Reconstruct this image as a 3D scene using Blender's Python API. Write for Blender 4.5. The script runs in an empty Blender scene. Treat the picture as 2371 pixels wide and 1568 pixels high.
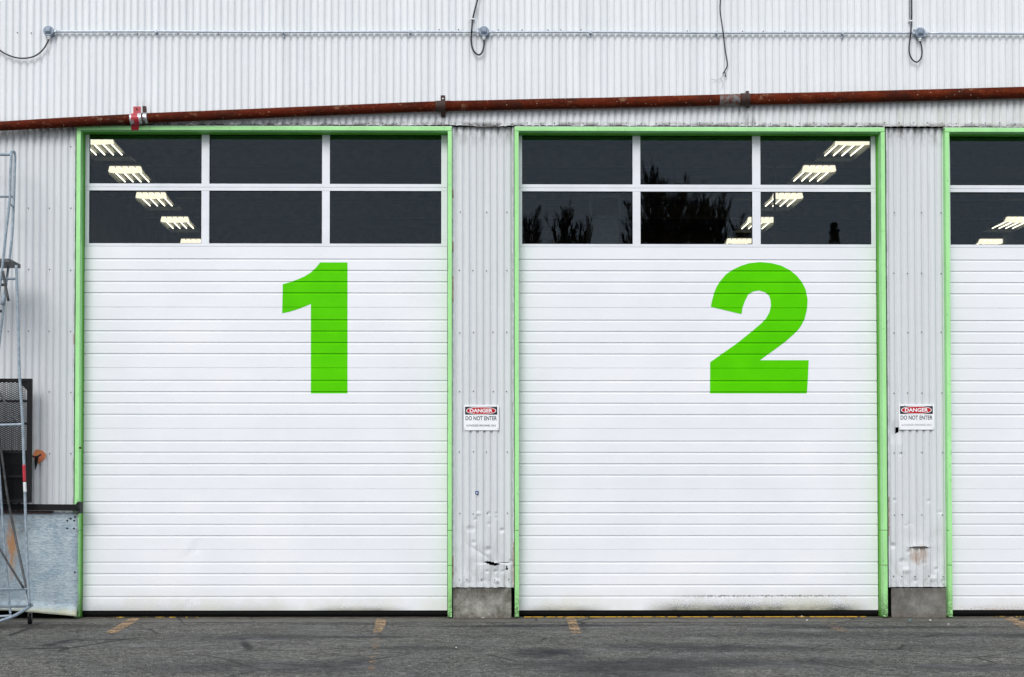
import bpy, bmesh, math, random
from mathutils import Vector, Matrix, noise as mnoise
random.seed(7)
C = bpy.context.scene.collection
SC = bpy.context.scene
R = math.radians

# ------------------------------------------------------------------ camera
# pixel units below are those of a 2370 x 1568 view of the photograph
FPX = 3003.0
CAM = Vector((-0.63, -13.0, 1.255))
TILT, YAW = R(1.1), R(0.5)
XP, YP = 1040 + FPX*math.tan(YAW), 1140 - FPX*math.tan(TILT)
cd = bpy.data.cameras.new('camera')
cam = bpy.data.objects.new('camera', cd); C.objects.link(cam)
cam.location = CAM
ROT = Matrix.Rotation(-YAW, 3, 'Z') @ Matrix.Rotation(R(90)+TILT, 3, 'X')
cam.rotation_euler = ROT.to_euler()
cd.sensor_width = 36; cd.lens = FPX/2370*36
cd.shift_x = (1185-XP)/2370; cd.shift_y = (YP-784)/2370
cd.clip_end = 1000; cd.clip_start = 0.1
SC.camera = cam

def ray(X, Y): return ROT @ Vector(((X-XP)/FPX, -(Y-YP)/FPX, -1.0))
def P(X, Y, y=0.0):                     # point of a wall-parallel plane seen at a pixel
    d = ray(X, Y); t = (y-CAM.y)/d.y; return CAM + d*t
def Pz(X, Y, z=0.0):                    # point of a level plane seen at a pixel
    d = ray(X, Y); t = (z-CAM.z)/d.z; return CAM + d*t
def WX(X, y=0.0, Y=860): return P(X, Y, y).x
def WZ(Y, y=0.0, X=1185): return P(X, Y, y).z

# ------------------------------------------------------------------ world and light
w = bpy.data.worlds.new("World"); SC.world = w; w.use_nodes = True
nt = w.node_tree; bg = nt.nodes['Background']
sky = nt.nodes.new('ShaderNodeTexSky'); sky.sky_type = 'NISHITA'; sky.sun_disc = False
sky.sun_elevation = R(39); sky.sun_rotation = R(215); sky.dust_density = 4.0; sky.air_density = 1.0
mx = nt.nodes.new('ShaderNodeMix'); mx.data_type = 'RGBA'; mx.inputs[0].default_value = 0.88
cl = nt.nodes.new('ShaderNodeTexNoise'); cl.inputs['Scale'].default_value = 2.2; cl.inputs['Detail'].default_value = 5
tcn = nt.nodes.new('ShaderNodeTexCoord'); nt.links.new(tcn.outputs['Generated'], cl.inputs['Vector'])
cr = nt.nodes.new('ShaderNodeValToRGB')
cr.color_ramp.elements[0].position = .3; cr.color_ramp.elements[0].color = (5.9, 6.15, 6.75, 1)
cr.color_ramp.elements[1].position = .75; cr.color_ramp.elements[1].color = (8.2, 8.5, 9.2, 1)
nt.links.new(cl.outputs['Fac'], cr.inputs['Fac'])
nt.links.new(sky.outputs[0], mx.inputs[6]); nt.links.new(cr.outputs[0], mx.inputs[7])
nt.links.new(mx.outputs[2], bg.inputs['Color']); bg.inputs['Strength'].default_value = 0.11
sd = bpy.data.lights.new('sun', 'SUN'); sd.energy = 1.35; sd.angle = R(30); sd.color = (1, .97, .93)
sun = bpy.data.objects.new('sun', sd); C.objects.link(sun); sun.location = (-6, -10, 20)
sun.rotation_euler = Vector((0.30, 0.92, -0.78)).to_track_quat('-Z', 'Y').to_euler()
SC.view_settings.view_transform = 'Standard'; SC.view_settings.look = 'None'
SC.view_settings.exposure = 0.48; SC.view_settings.gamma = 1
SC.render.resolution_x = 1024; SC.render.resolution_y = 677

# ------------------------------------------------------------------ material helpers
class N:
    def __init__(s, name, rough=.5, metal=0., col=(.5, .5, .5), spec=.5):
        s.m = bpy.data.materials.new(name); s.m.use_nodes = True; s.t = s.m.node_tree
        s.b = s.t.nodes['Principled BSDF']; s.i('Base Color', col); s.i('Roughness', rough); s.i('Metallic', metal)
        s.b.inputs['Specular IOR Level'].default_value = spec
    def lk(s, v, sock):
        if isinstance(v, bpy.types.NodeSocket): s.t.links.new(v, sock)
        elif isinstance(v, (tuple, list)):
            v = tuple(v)
            if len(sock.default_value) == 4 and len(v) == 3: v = v+(1,)
            sock.default_value = v
        else: sock.default_value = v
    def i(s, k, v): s.lk(v, s.b.inputs[k])
    def pos(s):
        g = s.t.nodes.new('ShaderNodeNewGeometry'); return g.outputs['Position']
    def sep(s):
        q = s.t.nodes.new('ShaderNodeSeparateXYZ'); s.t.links.new(s.pos(), q.inputs[0]); return q.outputs
    def vec(s, sc=(1, 1, 1), off=(0, 0, 0)):
        q = s.t.nodes.new('ShaderNodeMapping'); s.t.links.new(s.pos(), q.inputs[0])
        q.inputs['Scale'].default_value = sc; q.inputs['Location'].default_value = off; return q.outputs[0]
    def noise(s, scale, detail=4, rough=.55, sc=(1, 1, 1), off=(0, 0, 0), dist=0):
        q = s.t.nodes.new('ShaderNodeTexNoise'); s.t.links.new(s.vec(sc, off), q.inputs['Vector'])
        q.inputs['Scale'].default_value = scale; q.inputs['Detail'].default_value = detail
        q.inputs['Roughness'].default_value = rough; q.inputs['Distortion'].default_value = dist
        return q.outputs['Fac']
    def voro(s, scale, sc=(1, 1, 1), feat='F1', out='Distance'):
        q = s.t.nodes.new('ShaderNodeTexVoronoi'); s.t.links.new(s.vec(sc), q.inputs['Vector'])
        q.feature = feat; q.inputs['Scale'].default_value = scale; return q.outputs[out]
    def mp(s, v, a, b, c=0., d=1.):
        q = s.t.nodes.new('ShaderNodeMapRange'); s.lk(v, q.inputs[0])
        for k, x in enumerate((a, b, c, d)): s.lk(x, q.inputs[k+1])
        return q.outputs[0]
    def ma(s, op, a, b=0.):
        q = s.t.nodes.new('ShaderNodeMath'); q.operation = op; s.lk(a, q.inputs[0]); s.lk(b, q.inputs[1]); return q.outputs[0]
    def mul(s, *a):
        r = a[0]
        for x in a[1:]: r = s.ma('MULTIPLY', r, x)
        return r
    def mix(s, f, a, b, mode='MIX'):
        q = s.t.nodes.new('ShaderNodeMix'); q.data_type = 'RGBA'; q.blend_type = mode
        s.lk(f, q.inputs[0]); s.lk(a, q.inputs[6]); s.lk(b, q.inputs[7]); return q.outputs[2]
    def bump(s, h, strength=.3, dist=.01):
        q = s.t.nodes.new('ShaderNodeBump'); q.inputs['Strength'].default_value = strength
        q.inputs['Distance'].default_value = dist; s.lk(h, q.inputs['Height'])
        s.t.links.new(q.outputs[0], s.b.inputs['Normal'])
    def blob(s, x, z, rx, rz, ax=(0, 2), soft=.5):      # 1 inside an ellipse with a soft edge
        o = s.sep()
        a = s.ma('DIVIDE', s.ma('SUBTRACT', o[ax[0]], x), rx); b = s.ma('DIVIDE', s.ma('SUBTRACT', o[ax[1]], z), rz)
        d = s.ma('ADD', s.ma('MULTIPLY', a, a), s.ma('MULTIPLY', b, b))
        return s.mp(d, 1.0, soft, 0, 1)

def plain(name, col, rough=.5, metal=0., var=.12, scale=14, spec=.5):
    n = N(name, rough, metal, col, spec)
    d = tuple(c*(1-var*2) for c in col); e = tuple(min(1, c*(1+var)) for c in col)
    f = n.noise(scale, 6, .6)
    n.i('Base Color', n.mix(n.mp(f, .3, .7), d, e)); n.i('Roughness', n.mp(f, .3, .7, rough*.85, min(1, rough*1.15)))
    n.bump(n.noise(scale*9, 3), .08, .003); return n.m

def emis(name, col, st):
    n = N(name, .5, 0, (.8, .8, .8)); n.i('Emission Color', col); n.i('Emission Strength', st); return n.m

ZLIP = WZ(291, -.04); ZHEAD = WZ(303, -.05)
def siding_mat(name, base, lower=False, upper=False):
    n = N(name, .42, 0, base, .35)
    c = n.mix(n.mp(n.noise(2.2, 5, .6, (1.6, 1, .16)), .3, .7), tuple(x*.96 for x in base), tuple(min(1, x*1.03) for x in base))
    # single sheets and flutes weather differently
    c = n.mix(n.mul(n.mp(n.noise(9, 3, .6, (1, .0, .02)), .42, .72), .33), c, (.50, .55, .58))
    # faint running dirt
    c = n.mix(n.mul(n.mp(n.noise(30, 4, .7, (1, 0, .045)), .56, .82), .28), c, (.33, .35, .36))
    c = n.mix(n.mul(n.mp(n.noise(120, 2, .6), .66, .78), .35), c, (.25, .24, .22))
    z = n.sep()[2]
    if upper:
        k = n.mul(n.mp(z, ZLIP+.10, ZLIP+.0, 0, 1), n.mp(n.noise(22, 5, .7, (1, 0, .5)), .46, .76), .35)
        c = n.mix(k, c, (.16, .13, .11))
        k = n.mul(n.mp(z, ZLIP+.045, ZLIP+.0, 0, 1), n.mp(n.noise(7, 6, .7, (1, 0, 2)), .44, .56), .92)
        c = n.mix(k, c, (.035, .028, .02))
        for X in (1025, 1730, 330):
            p = P(X, 262, -.04)
            k = n.mul(n.blob(p.x, p.z-.10, .13, .26, soft=.1), n.mp(n.noise(38, 4, .7, (1, 0, .12)), .46, .64), .7)
            c = n.mix(k, c, (.05, .042, .035))
        # greenish algae toward the right end of the strip below the pipe
        k = n.mul(n.mp(z, ZLIP+.5, ZLIP+.1, 0, 1), n.mp(n.sep()[0], 1.0, 4.5, 0, 1), n.mp(n.noise(5, 4, .6, (1.5, 0, .4)), .4, .7), .5)
        c = n.mix(k, c, (.45, .47, .36))
    if lower:
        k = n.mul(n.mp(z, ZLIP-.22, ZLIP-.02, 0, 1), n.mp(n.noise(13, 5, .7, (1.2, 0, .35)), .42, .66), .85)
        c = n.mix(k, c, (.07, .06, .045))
        k = n.mul(n.mp(z, 1.1, .3, 0, 1), n.mp(n.noise(9, 6, .7, (1, 0, .6)), .48, .72), .5)
        c = n.mix(k, c, (.30, .27, .22))
        k = n.mul(n.mp(z, .5, .3, 0, 1), n.mp(n.noise(16, 6, .75), .52, .66), .65)
        c = n.mix(k, c, (.13, .13, .125))
        p = P(2128, 1267, 0)
        k = n.mul(n.blob(p.x, p.z-.075, .11, .12, soft=.2), n.mp(n.noise(30, 4, .7, (1, 0, .2)), .38, .6), .8)
        c = n.mix(k, c, (.30, .17, .08))
    n.i('Base Color', c); n.i('Roughness', n.mp(n.noise(5, 4), .3, .7, .36, .55))
    n.bump(n.noise(6, 4, .6), .25, .012)
    return n.m

M = {}
M['siding_up'] = siding_mat('painted_siding_upper', (.75, .78, .80), upper=True)
M['siding_low'] = siding_mat('painted_siding_lower', (.65, .68, .70), lower=True)
ZJ5 = WZ(1379.6, .10)
def door_mat():
    n = N('white_door_enamel', .33, 0, (.8, .8, .8), .45)
    base = (.785, .805, .845)
    c = n.mix(n.mp(n.noise(1.1, 5, .6), .3, .7), (.745, .775, .815), (.81, .825, .86))
    c = n.mix(n.mul(n.mp(n.noise(60, 3, .6), .68, .78), .25), c, (.4, .4, .4))
    z = n.sep()[2]; x = n.sep()[0]
    fine = n.noise(150, 3, .7, (1, 1, .6))
    edge = n.mul(n.mp(z, .20, .065, 0, 1), n.mp(fine, .48, .66))
    def rng(a, b):
        A = WX(a, .13); B = WX(b, .13); s_ = .35
        return n.mul(n.mp(x, A, A+s_, 0, 1), n.mp(x, B, B-s_, 0, 1))
    # mould bloom, densest on the second door
    for a, b, st, h in ((1190, 1420, .75, .15), (1480, 2020, 1.0, .21), (1650, 1990, 1.0, .12), (700, 960, .8, .12), (150, 720, .35, .2), (2200, 2700, .3, .16)):
        k = n.mul(rng(a, b), n.mp(z, .065+h, .065, 0, 1), n.mp(n.ma('ADD', fine, n.mul(n.mp(z, .065+h, .065, 0, 1), n.mp(z, .065+h, .065, 0, 1), .34)), .60, .72), st)
        c = n.mix(k, c, (.085, .09, .07))
        k2 = n.mul(rng(a, b), n.mp(z, .065+h*1.3, .065, 0, 1), n.mp(n.noise(6, 5, .6), .35, .65), st*.45)
        c = n.mix(k2, c, (.48, .47, .36))
    c = n.mix(n.mul(n.mp(z, .30, .08, 0, 1), n.mp(n.noise(3, 5, .6), .4, .65), .4), c, (.66, .67, .55))
    k = n.mul(rng(1560, 1980), n.mp(z, ZJ5+.012, ZJ5+.003, 0, 1), n.mp(z, ZJ5-.03, ZJ5, 0, 1), n.mp(n.noise(40, 5, .75, (1, 1, .5)), .48, .58), .8)
    c = n.mix(k, c, (.10, .07, .05))
    # rust freckles at the foot of the third door
    c = n.mix(n.mul(n.mp(x, 4.4, 4.6, 0, 1), n.mp(z, .12, .07, 0, 1), n.mp(n.noise(70, 3), .52, .62), .7), c, (.45, .22, .07))
    n.i('Base Color', c); n.i('Roughness', n.mp(n.noise(4, 4), .3, .7, .28, .42))
    n.bump(n.noise(2.2, 3, .5, (1, 1, 1.6)), .22, .02)
    return n.m
M['door'] = door_mat()
def green_mat(name, col, dk):
    n = N(name, .5, 0, col, .35)
    z = n.sep()[2]
    c = n.mix(n.mp(n.noise(5, 6, .65, (1, 1, .3)), .3, .7), tuple(x*.88 for x in col), tuple(min(1, x*1.06) for x in col))
    c = n.mix(n.mul(n.mp(n.noise(40, 5, .7, (1, 1, .25)), .58, .68), .6), c, dk)
    c = n.mix(n.mul(n.mp(n.noise(26, 5, .8, (1, 1, .6), (4, 2, 9)), .66, .69), .85), c, (.10, .085, .06))
    for Yc in (1228, 1309):
        zc = WZ(Yc, -.05); c = n.mix(n.mul(n.mp(z, zc-.006, zc-.002, 0, 1), n.mp(z, zc+.006, zc+.002, 0, 1), n.mp(n.noise(18, 3), .42, .5), .8), c, (.03, .10, .02))
    c = n.mix(n.mul(n.mp(z, 1.1, .15, 0, 1), n.mp(n.noise(9, 5, .7, (1, 1, .5)), .3, .7), .55), c, (.16, .33, .07))
    c = n.mix(n.mul(n.mp(z, .30, .0, 0, 1), n.mp(n.noise(45, 5, .75), .42, .55), .9), c, (.02, .03, .01))
    n.i('Base Color', c); n.bump(n.noise(30, 5, .6, (1, 1, .12)), .25, .004); return n.m
M['green'] = green_mat('pale_green_timber_paint', (.38, .80, .33), (.18, .45, .16))
M['green_in'] = green_mat('leaf_green_shaded_jamb', (.12, .50, .04), (.04, .22, .02))  # frame green made deeper, with the shade of jambs and soffit in its colour
def numeral_mat():
    n = N('bright_green_numeral_paint', .38, 0, (.1, .6, .0), .06)
    n.i('Base Color', n.mix(n.mp(n.noise(3, 4), .3, .7), (.078, .55, .0), (.098, .615, .0)))
    n.bump(n.noise(2.2, 3, .5, (1, 1, 1.6)), .2, .02)
    return n.m
M['numeral'] = numeral_mat()
M['alu'] = plain('white_aluminium_window_rail', (.74, .77, .82), .35, 0, .04, 4)
M['rubber'] = plain('black_rubber', (.006, .006, .006), .9, spec=.1)
M['black'] = plain('black_painted_steel', (.008, .008, .010), .6, 0, .2, 30, spec=.2)
def glass_mat():
    m = bpy.data.materials.new('window_glass'); m.use_nodes = True; t = m.node_tree; t.nodes.clear()
    o = t.nodes.new('ShaderNodeOutputMaterial'); mi = t.nodes.new('ShaderNodeMixShader')
    tr = t.nodes.new('ShaderNodeBsdfTransparent'); tr.inputs[0].default_value = (.84, .86, .86, 1)
    gl = t.nodes.new('ShaderNodeBsdfGlossy'); gl.inputs['Roughness'].default_value = .004; gl.inputs[0].default_value = (.70, .84, .96, 1)
    fr = t.nodes.new('ShaderNodeFresnel'); fr.inputs[0].default_value = 1.345
    tc = t.nodes.new('ShaderNodeNewGeometry'); nz = t.nodes.new('ShaderNodeTexNoise'); nz.inputs['Scale'].default_value = 2.5
    bp = t.nodes.new('ShaderNodeBump'); bp.inputs['Strength'].default_value = .02; bp.inputs['Distance'].default_value = .01
    t.links.new(tc.outputs['Position'], nz.inputs['Vector']); t.links.new(nz.outputs[0], bp.inputs['Height'])
    t.links.new(bp.outputs[0], gl.inputs['Normal'])
    t.links.new(fr.outputs[0], mi.inputs[0]); t.links.new(tr.outputs[0], mi.inputs[1]); t.links.new(gl.outputs[0], mi.inputs[2])
    t.links.new(mi.outputs[0], o.inputs[0]); return m
M['glass'] = glass_mat()
def rust_mat():
    n = N('rusty_oxide_pipe', .7, 0, (.2, .05, .03), .04)
    x = n.sep()[0]
    c = n.mix(n.mp(n.noise(9, 6, .7, (.35, 1, 1)), .3, .7), (.035, .007, .004), (.115, .017, .007))
    c = n.mix(n.mul(n.mp(x, -2, 5, .1, 1), n.mp(n.noise(14, 5, .7, (.5, 1, 1)), .4, .7)), c, (.15, .026, .007))
    c = n.mix(n.mul(n.mp(n.noise(40, 6, .75), .56, .70), .6), c, (.30, .12, .05))
    c = n.mix(n.mul(n.mp(n.noise(55, 5, .75, (.6, 1, 1), (3, 1, 2)), .58, .68), .55), c, (.03, .012, .01))
    c = n.mix(n.mul(n.mp(n.noise(5, 6, .7, (.5, 1, 1), (2, 0, 5)), .50, .62), .75), c, (.035, .014, .010))
    c = n.mix(n.mul(n.mp(n.noise(11, 6, .75, (.6, 1, 1), (7, 0, 1)), .60, .68), .7), c, (.26, .15, .09))
    c = n.mix(n.mp(n.voro(17), .10, .06), c, (.42, .33, .24))
    n.i('Base Color', c); n.bump(n.noise(60, 6, .7), .35, .006); return n.m
M['rust'] = rust_mat()
M['darkrust'] = plain('dark_rusted_steel', (.05, .022, .016), .75, 0, .35, 40)
M['redpaint'] = plain('faded_red_paint', (.42, .018, .035), .45, 0, .12, 20)
M['foil'] = plain('silver_foil_tape', (.62, .64, .66), .35, .6, .3, 60)
def galv(name, a, b, metal=.35, rough=.45):
    n = N(name, rough, metal, a); f = n.noise(24, 5, .6)
    n.i('Base Color', n.mix(n.mp(f, .35, .65), a, b)); n.bump(n.noise(90, 3), .1, .002); return n.m
M['galv'] = galv('galvanised_steel', (.30, .36, .42), (.46, .52, .58), .2, .5)
M['conduit'] = galv('galvanised_conduit', (.42, .48, .56), (.60, .66, .72), .25, .4)
M['boxgrey'] = galv('blue_grey_cast_box', (.17, .22, .29), (.27, .33, .40), .1, .42)
M['fitting'] = plain('pale_fitting', (.72, .76, .76), .4)
M['cable'] = plain('black_cable_sheath', (.012, .011, .018), .45)
M['wire'] = plain('pale_bare_wire', (.42, .40, .42), .5)
M['concrete'] = None
def conc():
    n = N('weathered_concrete', .85, 0, (.3, .3, .28), .3)
    c = n.mix(n.mp(n.noise(8, 7, .7), .34, .62), (.11, .11, .095), (.33, .33, .295))
    c = n.mix(n.mul(n.mp(n.noise(90, 4, .7), .5, .7), .5), c, (.45, .44, .40))
    c = n.mix(n.mul(n.mp(n.voro(70), .16, .08), .7), c, (.06, .055, .05))
    z = n.sep()[2]
    c = n.mix(n.mul(n.mp(z, .16, .31, 0, 1), n.mp(n.noise(9, 5, .7, (1, 1, .5)), .33, .52), .9), c, (.045, .035, .028))
    c = n.mix(n.mul(n.mp(n.noise(4, 6, .7, (1, 1, .8), (3, 0, 1)), .48, .62), .6), c, (.075, .066, .05))
    c = n.mix(n.mul(n.mp(n.sep()[0], 3.2, 3.4, 0, 1), .42), c, (.12, .115, .11))
    c = n.mix(n.mul(n.mp(z, .07, .0, 0, 1), n.mp(n.noise(20, 5, .7), .35, .6), .8), c, (.09, .065, .05))
    n.i('Base Color', c); n.bump(n.ma('ADD', n.noise(90, 5, .7), n.mul(n.mp(n.voro(70), .16, .06), -1)), .5, .006); return n.m
M['concrete'] = conc()
M['wood'] = plain('raw_edge_board', (.50, .40, .36), .7, 0, .3, 25)
M['trim'] = plain('grey_white_corner_trim', (.60, .62, .66), .45, 0, .15, 12)
M['inside'] = plain('dull_interior_lining', (.22, .18, .12), .9, 0, .3, 2)
M['insidecool'] = plain('interior_grey_lining', (.10, .11, .12), .9, 0, .3, 2)
M['beam'] = plain('interior_timber_beam', (.42, .35, .22), .8, 0, .3, 3)
M['olive'] = plain('olive_drab_paint', (.20, .19, .05), .6)
M['screw'] = plain('weathered_screw_head', (.12, .12, .14), .5, .3)

# ------------------------------------------------------------------ mesh helpers
class MB:
    def __init__(s): s.v = []; s.f = []
    def add(s, vs, fs):
        k = len(s.v); s.v += [tuple(v) for v in vs]; s.f += [tuple(i+k for i in f) for f in fs]; return s
    def box(s, x0, x1, y0, y1, z0, z1):
        return s.add([(x0, y0, z0), (x1, y0, z0), (x1, y1, z0), (x0, y1, z0), (x0, y0, z1), (x1, y0, z1), (x1, y1, z1), (x0, y1, z1)],
                     [(0, 3, 2, 1), (4, 5, 6, 7), (0, 1, 5, 4), (1, 2, 6, 5), (2, 3, 7, 6), (3, 0, 4, 7)])
    def tube(s, pts, r, seg=10, cap=True):
        pts = [Vector(p) for p in pts]; n = len(pts)
        rs = r if isinstance(r, (list, tuple)) else [r]*n
        rings = []; up = None
        for i, p in enumerate(pts):
            d = (pts[min(i+1, n-1)]-pts[max(i-1, 0)]).normalized()
            if up is None: up = Vector((0, 1, 0)) if abs(d.y) < .9 else Vector((1, 0, 0))
            a = d.cross(up).normalized(); b = a.cross(d).normalized(); up = b
            rings.append([p+(a*math.cos(t)+b*math.sin(t))*rs[i] for t in [2*math.pi*k/seg for k in range(seg)]])
        vs = [v for q in rings for v in q]; fs = []
        for i in range(n-1):
            for k in range(seg):
                fs.append((i*seg+k, i*seg+(k+1) % seg, (i+1)*seg+(k+1) % seg, (i+1)*seg+k))
        if cap: fs.append(tuple(range(seg))[::-1]); fs.append(tuple((n-1)*seg+k for k in range(seg)))
        return s.add(vs, fs)
    def prism(s, poly, y0, y1):            # (x,z) outline, y0 front
        n = len(poly); vs = [(x, y0, z) for x, z in poly]+[(x, y1, z) for x, z in poly]
        fs = [tuple(range(n)), tuple(range(n, 2*n))[::-1]]
        for i in range(n): j = (i+1) % n; fs.append((i, n+i, n+j, j))
        return s.add(vs, fs)
    def build(s, name, m, parent=None, smooth=False, bev=0):
        me = bpy.data.meshes.new(name); me.from_pydata(s.v, [], s.f); me.validate()
        bm = bmesh.new(); bm.from_mesh(me); bmesh.ops.recalc_face_normals(bm, faces=bm.faces); bm.to_mesh(me); bm.free()
        if smooth: me.polygons.foreach_set('use_smooth', [True]*len(me.polygons))
        me.materials.append(m); o = bpy.data.objects.new(name, me); C.objects.link(o)
        if parent: o.parent = parent; o.matrix_parent_inverse = Matrix.Translation(-parent_loc(parent))
        if bev:
            b = o.modifiers.new('bevel', 'BEVEL'); b.width = bev; b.segments = 2; b.limit_method = 'ANGLE'
        return o
def parent_loc(o):
    l = Vector(o.location)
    while o.parent: o = o.parent; l = Vector(o.location) if o.type == 'EMPTY' else l
    return l
def tag(o, label, cat, group=None, kind=None):
    if label: o['label'] = label
    if cat: o['category'] = cat
    if group: o['group'] = group
    if kind: o['kind'] = kind
    return o
def empty(name, loc, label, cat, group=None):
    o = bpy.data.objects.new(name, None); o.location = loc; C.objects.link(o); return tag(o, label, cat, group)
def smooth_pts(pts, k=6):               # Catmull-Rom through control points
    pts = [Vector(p) for p in pts]; out = []
    for i in range(len(pts)-1):
        p0 = pts[max(i-1, 0)]; p1 = pts[i]; p2 = pts[i+1]; p3 = pts[min(i+2, len(pts)-1)]
        for j in range(k):
            t = j/k
            out.append(.5*((2*p1)+(p2-p0)*t+(2*p0-5*p1+4*p2-p3)*t*t+(3*p1-p0-3*p2+p3)*t**3))
    out.append(pts[-1]); return out
def sp(X, Y, y): return P(X/1.5207, Y/1.5207, y)     # full-size photo pixel

# ------------------------------------------------------------------ ground
def asphalt():
    n = N('worn_asphalt', .9, 0, (.1, .1, .1), .25)
    big = n.noise(.7, 5, .6, (1, 1, 1)); streak = n.noise(2.4, 7, .7, (.6, 1.2, 1))
    grit = n.noise(95, 2, .8); grit2 = n.noise(38, 4, .8)
    c = n.mix(n.mp(big, .3, .7), (.030, .0295, .026), (.088, .086, .075))
    c = n.mix(n.mul(n.mp(streak, .47, .62), .7), c, (.026, .025, .026))
    c = n.mix(n.mul(n.mp(n.noise(.9, 7, .7, (.6, 1.3, 1), (5, 2, 0), 1.2), .52, .62), .6), c, (.022, .021, .024))
    c = n.mix(n.mul(n.mp(n.noise(1.3, 7, .65, (.5, 1.4, 1), (1, 7, 0)), .55, .70), .35), c, (.16, .155, .14))
    c = n.mix(n.mul(n.mp(grit, .48, .60), .8), c, (.21, .21, .195))
    c = n.mix(n.mul(n.mp(grit2, .50, .62), .7), c, (.030, .029, .028))
    for sc_, lo, hi in ((36, .55, 1.6), (85, .62, 1.45), (17, .85, 1.18)):
        vc = n.voro(sc_, out='Color'); sx = n.t.nodes.new('ShaderNodeSeparateColor'); n.t.links.new(vc, sx.inputs[0])
        gv = n.mp(sx.outputs[0], 0, 1, lo, hi); cmb = n.t.nodes.new('ShaderNodeCombineColor')
        for q in range(3): n.t.links.new(gv, cmb.inputs[q])
        c = n.mix(1., c, cmb.outputs[0], 'MULTIPLY')
    c = n.mix(n.mul(n.mp(n.voro(26), .20, .12), .6), c, (.34, .33, .30))
    c = n.mix(n.mp(n.voro(9), .07, .05), c, (.42, .41, .38))
    def G(X, Y, rx, ry, k, col=(.017, .016, .021)):
        nonlocal c
        p = Pz(X, Y, 0)
        m = n.mul(n.blob(p.x, p.y, rx, ry, (0, 1), .05), n.mp(n.noise(5, 6, .7, (1, .7, 1), (X*.01, 0, 0)), .30, .50), min(1, k*1.2))
        c = n.mix(m, c, col)
    G(1270, 1512, .42, .42, .85); G(1560, 1498, .75, .35, .6); G(1600, 1535, .65, .5, .55); G(1480, 1560, .7, .5, .5)
    G(1760, 1502, .7, .3, .45); G(1860, 1535, .8, .4, .5); G(620, 1545, 1.1, .45, .5); G(600, 1475, .8, .35, .5)
    G(810, 1535, .28, .5, .5); G(1330, 1448, 1.0, .16, .75); G(1150, 1450, .9, .14, .7); G(1900, 1470, 1.3, .35, .45)
    G(2150, 1500, 1.0, .3, .4); G(500, 1441, .6, .07, .8); G(840, 1445, .7, .08, .7); G(60, 1450, 1.1, .3, .75, (.035, .03, .027))
    G(2250, 1545, .8, .3, .5); G(1000, 1438, .6, .05, .6)
    G(2050, 1452, 1.6, .16, .7); G(1500, 1441, 1.2, .05, .8); G(1750, 1447, 1.0, .10, .7); G(2280, 1470, .9, .25, .6); G(1380, 1540, .9, .5, .6); G(980, 1500, .5, .2, .5); G(820, 1475, .7, .12, .7)
    # concrete threshold strip along the wall, with a dark seam
    y = n.sep()[1]; wob = n.mul(n.ma('SUBTRACT', n.noise(1.4, 5, .6), .5), .22)
    yy = n.ma('ADD', y, wob)
    strip = n.mp(yy, -.44, -.41)
    c = n.mix(n.mul(strip, .6), c, n.mix(n.mp(n.noise(12, 6, .7), .35, .65), (.10, .094, .08), (.19, .18, .155)))
    seam = n.mul(n.mp(yy, -.47, -.445), n.mp(yy, -.40, -.43), n.mp(n.noise(3, 4, .6), .35, .5))
    c = n.mix(n.mul(seam, .85), c, (.018, .016, .015))
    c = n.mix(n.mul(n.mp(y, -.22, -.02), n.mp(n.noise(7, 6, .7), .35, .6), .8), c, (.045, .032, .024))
    crack = n.voro(.9, (1, 1.2, 1), 'DISTANCE_TO_EDGE')
    c = n.mix(n.mul(n.mp(n.ma('ADD', crack, n.mul(n.ma('SUBTRACT', n.noise(14, 4), .5), .03)), .016, .006), n.mp(n.noise(1.1, 3), .46, .55), .9), c, (.02, .02, .02))
    n.i('Base Color', c); n.i('Roughness', n.mp(streak, .45, .65, .92, .45))
    n.bump(n.ma('ADD', n.mul(grit, 1.), n.mul(grit2, 1.)), .9, .008)
    return n.m
g = MB(); xs = [-150, -30, -12, 0, 12, 30, 150]; ys = [-200, -60, -13, -4, .35]
for i in range(len(xs)-1):
    for j in range(len(ys)-1):
        g.add([(xs[i], ys[j], 0), (xs[i+1], ys[j], 0), (xs[i+1], ys[j+1], 0), (xs[i], ys[j+1], 0)], [(0, 1, 2, 3)])
tag(g.build('ground', asphalt()), None, None, kind='structure')

def worn_paint(name, col, cover):
    n = N(name, .8, 0, col, .3); t = n.t
    n.i('Base Color', n.mix(n.mp(n.noise(20, 5), .3, .7), tuple(c*.6 for c in col), col))
    tr = t.nodes.new('ShaderNodeBsdfTransparent'); mi = t.nodes.new('ShaderNodeMixShader')
    k = n.mp(n.ma('ADD', n.noise(70, 6, .8), n.mul(n.noise(6, 4, .6), .7)), cover, cover+.14)
    t.links.new(k, mi.inputs[0]); t.links.new(tr.outputs[0], mi.inputs[1]); t.links.new(n.b.outputs[0], mi.inputs[2])
    t.links.new(mi.outputs[0], t.nodes['Material Output'].inputs[0]); return n.m
M['mark'] = worn_paint('worn_orange_line_paint', (.50, .33, .18), .79)
M['mark2'] = worn_paint('almost_gone_orange_paint', (.42, .27, .15), .885)
def mark(quads, m, name='painted_line'):
    b = MB()
    for q in quads:
        b.add([(*Pz(X, Y, .004).xy, .004) for X, Y in q], [(0, 1, 2, 3)])
    tag(b.build(name, m), None, None, kind='structure')
mark([[(301, 1431), (323, 1431), (309, 1443), (281, 1443)], [(281, 1443), (309, 1443), (268, 1466), (240, 1466)]], M['mark'])
mark([[(872, 1430), (894, 1430), (892, 1446), (868, 1446)], [(868, 1446), (892, 1446), (882, 1464), (864, 1464)]], M['mark'])
mark([[(864, 1464), (882, 1464), (876, 1510), (860, 1510)], [(860, 1510), (876, 1510), (866, 1560), (848, 1560)]], M['mark2'])
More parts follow.
